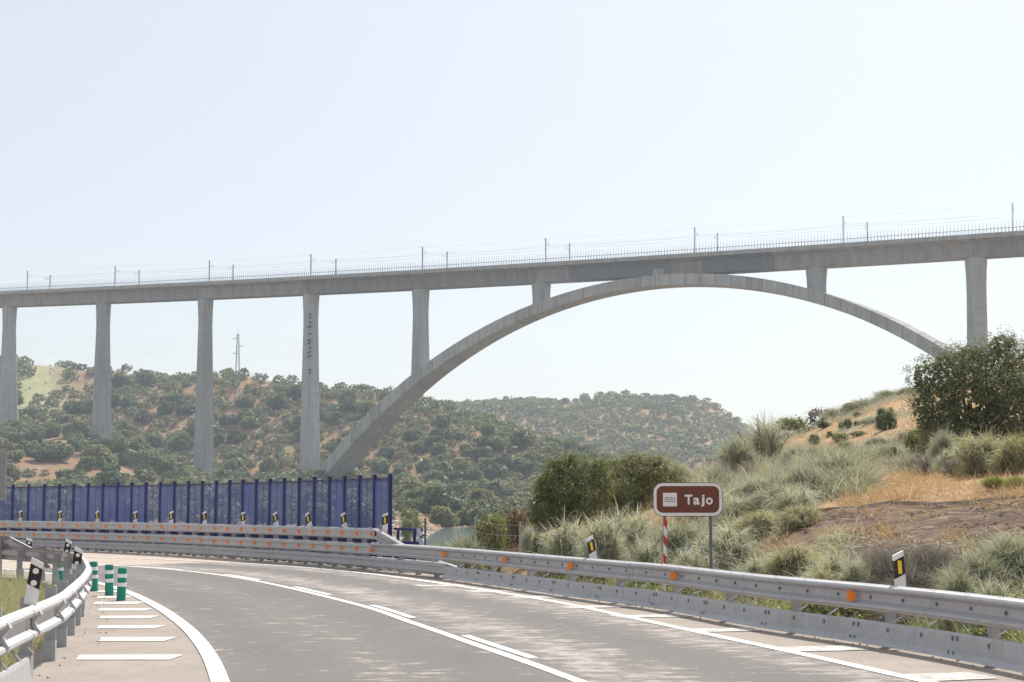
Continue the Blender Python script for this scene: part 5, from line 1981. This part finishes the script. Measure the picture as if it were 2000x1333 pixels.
# ---- scrub oaks left of the sign and the big oak on the right
def big_oak(name, lab, px, D, lobes, n, size, lmat, seed, trunk_r):
    rng = np.random.default_rng(seed)
    x, y = at(px, D); z = H1(x, y)
    t = thing(name, lab, 'tree', (x, y, z))
    k = D / F
    Lb = []
    for (lx, ly, rw, rh, dd) in lobes:     # heading, row, half width, half height in survey units, depth offset
        Lb.append(((lx - px) * k, dd, EYE + (HOR - ly) * k - z, rw * k, rw * k * .95, rh * k))
    per = 46
    ns = n // per
    LB = np.array(Lb)
    vol = (LB[:, 3] * LB[:, 4] * LB[:, 5]) ** (2 / 3)
    pk = rng.choice(len(LB), ns, p=vol / vol.sum())
    d = unit(rng.normal(size=(ns, 3)) + np.array((0, 0, .15)))
    C0 = LB[pk, :3] + d * LB[pk, 3:] * rng.uniform(.72, 1.06, (ns, 1))
    keep = np.ones(ns, bool)
    for q in range(len(LB)):
        keep &= ~((((C0 - LB[q, :3]) / LB[q, 3:]) ** 2).sum(1) < .45) | (pk == q)
    C0, d, pk = C0[keep], d[keep], pk[keep]
    sg = LB[pk, 3] * rng.uniform(.10, .21, len(pk))
    C = (C0[:, None] + rng.normal(size=(len(C0), per, 3)) * np.array((1, 1, .75)) * sg[:, None, None]).reshape(-1, 3)
    od = np.repeat(unit(d + np.array((0, 0, .5))), per, 0)
    V, Fq = leaf_quads(C, rng.uniform(.7, 1.3, len(C)) * size, od, rng, .5)
    V2, F2 = crown([(a, b, c, d * .72, e * .72, f * .72) for a, b, c, d, e, f in Lb], n // 5, size * 2.2, rng, .9, (.55, .98))
    # loose sprays that break the outline
    pk = rng.choice(len(Lb), 110)
    d = unit(rng.normal(size=(110, 3)) + np.array((0, 0, .35)))
    LA = np.array(Lb)
    C0 = LA[pk, :3] + d * LA[pk, 3:] * rng.uniform(.95, 1.12, (110, 1))
    C = (C0[:, None] + rng.normal(size=(110, 14, 3)) * size * 1.3 + d[:, None] * np.linspace(-1.5, 2.2, 14)[None, :, None] * size).reshape(-1, 3)
    V3, F3 = leaf_quads(C, rng.uniform(.7, 1.2, len(C)) * size, np.repeat(d, 14, 0), rng, .5)
    AV = np.vstack([V, V2, V3]); AF = np.vstack([Fq, F2 + len(V), F3 + len(V) + len(V2)])
    link('crown', np_mesh('crown', AV, AF, [MAT[lmat]]), t, world_space=False)
    mb = MB()
    hgt = max(l[2] for l in Lb)
    for j in range(3):
        mb.tube([((j - 1) * .15, 0, -.3), ((j - 1) * .3, .1, hgt * .25), ((j - 1) * .6, .2, hgt * .5)], [trunk_r, trunk_r * .8, trunk_r * .4], 6)
    for l in Lb[:10]:
        mb.tube([(0, .1, hgt * .2), (l[0] * .5, l[1] * .5, (l[2] + hgt * .2) * .5), (l[0], l[1], l[2])], [trunk_r * .5, trunk_r * .3, trunk_r * .1], 5, cap=False)
    link('trunk', mb.mesh('trunk', MAT['bark']), t, world_space=False)
    return t


big_oak('holm_oak', 'big dense dark holm oak on the bank in front of the viaduct pier', 1900, 40.0,
        [(1900, 790, 95, 85, 0), (1835, 790, 62, 70, -.2), (1815, 735, 40, 42, .1), (1870, 715, 60, 45, 0), (1945, 715, 62, 60, .1), (1958, 672, 30, 28, 0), (2010, 715, 60, 55, .2),
         (1990, 800, 90, 80, -.3), (1880, 850, 85, 45, -.3), (1965, 860, 80, 40, -.2), (1835, 855, 45, 38, .1), (2050, 780, 80, 90, .4), (1900, 690, 36, 22, .1), (1810, 800, 34, 60, 0), (1930, 760, 70, 60, -.7)],
        46000, .055, 'oak_leaf', 201, .14)
big_oak('scrub_oak', 'dark rounded scrub oak, the left one behind the silvery broom row', 1110, 41.0,
        [(1110, 955, 58, 60, 0), (1062, 990, 34, 44, 0), (1092, 912, 30, 26, 0), (1138, 925, 40, 36, .1), (1072, 1015, 38, 26, -.1), (1140, 990, 55, 45, -.2), (1068, 945, 26, 32, .1), (1112, 898, 18, 14, .1), (1045, 1010, 22, 22, .1), (1172, 945, 34, 36, .1), (1168, 912, 20, 16, .1)],
        19000, .05, 'scrub_leaf', 202, .07)
big_oak('scrub_oak', 'greener scrub oak just left of the brown sign, the right of the pair', 1230, 43.0,
        [(1225, 955, 66, 56, 0), (1188, 922, 38, 32, .1), (1268, 925, 50, 34, .1), (1236, 902, 34, 18, .1), (1305, 940, 44, 38, .2), (1225, 995, 65, 30, -.1), (1178, 970, 40, 44, -.1), (1335, 955, 28, 30, .2), (1280, 902, 24, 14, .1)],
        20000, .05, 'olive_leaf', 203, .07)


# ---- grasses
def blades(name, P, hgt, mat, lab, seed, width=.012, lean=.35, droop=.5):
    rng = np.random.default_rng(seed)
    n = len(P)
    d = unit(np.c_[rng.normal(0, lean, (n, 2)), np.ones(n)])
    V, Fq, _ = strands(P, d, hgt, droop, np.full(n, width) * rng.uniform(.6, 1.3, n), 2, rng, .2)
    return link(name, np_mesh(name, V, Fq, [MAT[mat]]), kind='stuff', label=lab)


def scatter(n, px0, px1, fD0, fD1, seed, dens=None, power=1.0):
    rng = np.random.default_rng(seed)
    px = rng.uniform(px0, px1, n)
    u = (px - 1000) / F
    d0, d1 = fD0(px), fD1(px)
    D = d0 + (d1 - d0) * rng.uniform(0, 1, n) ** power
    x = u * D
    if dens is not None:
        k = dens(x, D, px) > rng.uniform(0, 1, n)
        x, D = x[k], D[k]
    return np.c_[x, D, height(x, D) - .01]


kn = lambda k, dd=0: (lambda px: np.interp((px - 1000) / F, CU, CD[:, k]) + dd)
cst = lambda v: (lambda px: np.full(len(px), float(v)))
clump = lambda sc, seed, lo_, hi_: (lambda x, y, px: np.clip((fbm(x * sc, y * sc, seed, 3) - lo_) / (hi_ - lo_), 0, 1))
rg = np.random.default_rng(77)
P = scatter(42000, 1640, 2450, kn(4, .15), cst(37), 41, (lambda x, y, px: .22 + .78 * clump(.5, 5, .34, .6)(x, y, px)), 1.3)
blades('dry_grass', P, rg.uniform(.10, .40, len(P)), 'straw', 'golden dry grass above the soil bench', 51, .013, .6, .9)
P = scatter(34000, 1380, 2450, cst(36), cst(84), 42, clump(.25, 6, .38, .6), 1.0)
blades('slope_grass', P, rg.uniform(.1, .34, len(P)), 'straw', 'straw coloured grass on the upper slope', 52, .02, .6, .8)
P = scatter(34000, 1390, 1830, cst(37), cst(83), 48, clump(.20, 26, .40, .56), 1.0)
blades('slope_scrub', P, rg.uniform(.2, .75, len(P)), 'green_whip', 'low greenish scrub patches on the golden slope', 57, .022, .6, .9)
P = scatter(9000, 1000, 1480, kn(2, .5), cst(46), 43, clump(.5, 7, .4, .6), 1.0)
blades('dry_grass', P, rg.uniform(.25, .55, len(P)), 'straw', 'dry grass tufts between the broom bushes', 53, .013, .4, .5)
P = scatter(2500, 1590, 2050, kn(3, -.7), kn(3, .3), 44, clump(.8, 8, .42, .65))
blades('dry_grass', P, rg.uniform(.1, .32, len(P)), 'straw', 'short dry grass along the lower edge of the bench', 54, .011, .6, .5)
P = scatter(33000, 1040, 2450, kn(2, .1), lambda px: np.where(px < 1540, np.interp(px, [1040, 1540], [44, 31]), kn(3, -.1)(px)), 47, (lambda x, y, px: clump(.6, 19, .25, .5)(x, y, px) * np.where((px > 1670) & (px < 1860), .25, 1)), 1.0)
dr_ = unit(np.c_[rg.normal(0, .5, (len(P), 2)), np.ones(len(P))])
V, Fq, _ = strands(P, dr_, rg.uniform(.2, .6, len(P)), 1.7, np.full(len(P), .011), 3, rg)
nsp = len(V) // 2 // 8 * 8
link('broom_undergrowth', np_mesh('broom_undergrowth', V, Fq, [MAT['silver_whip'], MAT['green_whip'], MAT['yellow_whip']], mat_idx=np.repeat(rg.choice(3, len(P), p=[.4, .25, .35]), 3)), kind='stuff', label='low tangle of pale broom whips filling the verge')
P = scatter(40000, 1330, 1690, lambda px: np.interp(px, [1330, 1540, 1560, 1690], [26, 26, 31, 29]), lambda px: np.interp(px, [1330, 1480, 1690], [62, 52, 42]), 58, clump(.35, 36, .38, .56), 1.2)
dr_ = unit(np.c_[rg.normal(0, .5, (len(P), 2)), np.ones(len(P))])
V, Fq, _ = strands(P, dr_, rg.uniform(.25, .95, len(P)), .9, np.full(len(P), .013), 3, rg)
link('broom_undergrowth', np_mesh('broom_undergrowth', V, Fq, [MAT['silver_whip'], MAT['green_whip'], MAT['yellow_whip'], MAT['dead_twig']], mat_idx=np.repeat(rg.choice(4, len(P), p=[.30, .30, .22, .18]), 3)), kind='stuff', label='soft grey green scrub covering the slope above the sign')
P = scatter(3200, 1660, 1880, kn(2, -.2), kn(3, -.9), 59)
a_ = rg.uniform(0, 6.28, len(P))
V, Fq, _ = strands(P + np.c_[np.zeros((len(P), 2)), rg.uniform(0, .25, len(P))], unit(np.c_[np.cos(a_), np.sin(a_), rg.uniform(-.3, .7, len(P))]), rg.uniform(.25, .8, len(P)), .5, np.full(len(P), .008), 3, rg)
link('dead_tangle', np_mesh('dead_tangle', V, Fq, [MAT['dead_twig']]), kind='stuff', label='grey tangle of dead twigs below the bare bench')
P = scatter(2600, 1570, 2100, kn(3, .1), kn(4, -.05), 63, clump(1.1, 41, .50, .62))
blades('bench_grass', P, rg.uniform(.06, .3, len(P)), 'straw', 'sparse dry grass standing on the bare bench', 64, .011, .6, .8)
P = scatter(900, 1570, 2100, kn(3, .1), kn(4, -.05), 65, clump(1.3, 44, .48, .62))
SV, SF, off = [], [], 0
for q in P:
    z_ = rg.uniform(.008, .028)
    SV.append(cube * rg.uniform(.5, 1.1, (8, 3)) * z_ + q + (0, 0, .4 * z_)); SF.append(cf + off); off += 8
link('bench_stones', np_mesh('bench_stones', np.vstack(SV), np.vstack(SF), [plain('brown_clod', (0.20, 0.14, 0.11), 0.95, 0, 0.35, 2)]), kind='stuff', label='small stones and clods on the bare bench')
# dry litter on the bare bench
P = scatter(900, 1560, 2100, kn(3, .3), kn(4, -.1), 49, clump(.9, 28, .3, .6))
a_ = rg.uniform(0, 6.28, len(P))
V, Fq, _ = strands(P + (0, 0, .02), unit(np.c_[np.cos(a_), np.sin(a_), rg.uniform(.0, .25, len(P))]), rg.uniform(.1, .5, len(P)), .3, np.full(len(P), .014), 3, rg)
link('dry_litter', np_mesh('dry_litter', V, Fq, [MAT['straw'], MAT['dead_twig']], mat_idx=np.repeat(rg.choice(2, len(P)), 3)), kind='stuff', label='dry stalks lying on the bare soil bench')
# green leafy weeds behind the outer guardrail
P = scatter(16000, 870, 2080, kn(1, .55), kn(2, .6), 45, clump(.9, 9, .40, .58))
rng = np.random.default_rng(61)
P[:, 2] += rng.uniform(.02, .42, len(P)) * np.clip(fbm(P[:, 0] * .7, P[:, 1] * .7, 12, 2) * 1.8 - .3, .2, 1)
V, Fq = leaf_quads(P, rng.uniform(.03, .07, len(P)), np.tile((0, -.3, .6), (len(P), 1)), rng, .55)
link('green_weeds', np_mesh('green_weeds', V, Fq, [MAT['weed']]), kind='stuff', label='yellow green weeds behind the outer guardrail')
P = scatter(12000, 870, 2080, kn(1, .55), kn(2, 1.6), 46, clump(.7, 10, .35, .6))
blades('verge_grass', P, rg.uniform(.15, .5, len(P)), 'verge', 'mixed grass behind the outer guardrail', 55, .010, .45, .6)
# inner verge
rng = np.random.default_rng(62)
q = []
S_ = np.linspace(2, LEFTB.near((-10.2, 30.7)), 26000)
rng.shuffle(S_)
p, t, n = LEFTB.at(S_)
w = rng.uniform(.15, 1, len(S_)) ** 1.4 * 3.2
Q = p - n * w[:, None]
keep = (fbm(Q[:, 0] * .8, Q[:, 1] * .8, 14, 3) > rng.uniform(.30, .62, len(Q)))
dpath = np.array([np.min(np.hypot(LEFTB.p[::4, 0] - a, LEFTB.p[::4, 1] - b)) for a, b in Q])
keep &= dpath > .16
Q = Q[keep]; w = dpath[keep]
P = np.c_[Q, height(Q[:, 0], Q[:, 1])]
blades('verge_grass', P, np.clip(.15 + .32 * w, .15, .85) * rng.uniform(.5, 1.05, len(P)), 'verge', 'tall green and straw grass inside the bend behind the inner guardrail', 56, .010, .35, .6)
# gravel and grit at the foot of the barriers
GV, GF, off = [], [], 0
for path, s0, s1, o0, o1, n in ((OUTB, 6, OUTB.near((-9, 43.5)), -.40, .35, 900), (LEFTB, 8, 40, .05, .5, 160)):
    for k in range(n):
        s = rng.uniform(s0, s1); pp, tt, nn = path.at(s)
        o = rng.uniform(o0, o1); sz = rng.uniform(.004, .014)
        V = cube * rng.uniform(.5, 1.1, (8, 3)) * sz + (pp[0] + nn[0] * o, pp[1] + nn[1] * o, sz * .5)
        GV.append(V); GF.append(cf + off); off += 8
link('grit', np_mesh('grit', np.vstack(GV), np.vstack(GF), [MAT['stone']]), kind='stuff', label='grit and small stones along the foot of the barriers')

# ------------------------------------------------------------------ haze
if HAZE_DENSITY > 0:
    hm = bpy.data.materials.new('haze')
    hm.use_nodes = True
    hn = hm.node_tree.nodes
    hn.remove(hn['Principled BSDF'])
    pv = hn.new('ShaderNodeVolumePrincipled')
    pv.inputs['Color'].default_value = (0.74, 0.86, 1.0, 1)
    pv.inputs['Density'].default_value = HAZE_DENSITY
    pv.inputs['Anisotropy'].default_value = 0.3
    hm.node_tree.links.new(pv.outputs[0], hn['Material Output'].inputs['Volume'])
    mb = MB()
    mb.box((0, 0, 60), (2300, 2300, 72.0))
    link('haze', mb.mesh('haze', hm), kind='stuff', label='thin bright summer haze filling the valley')
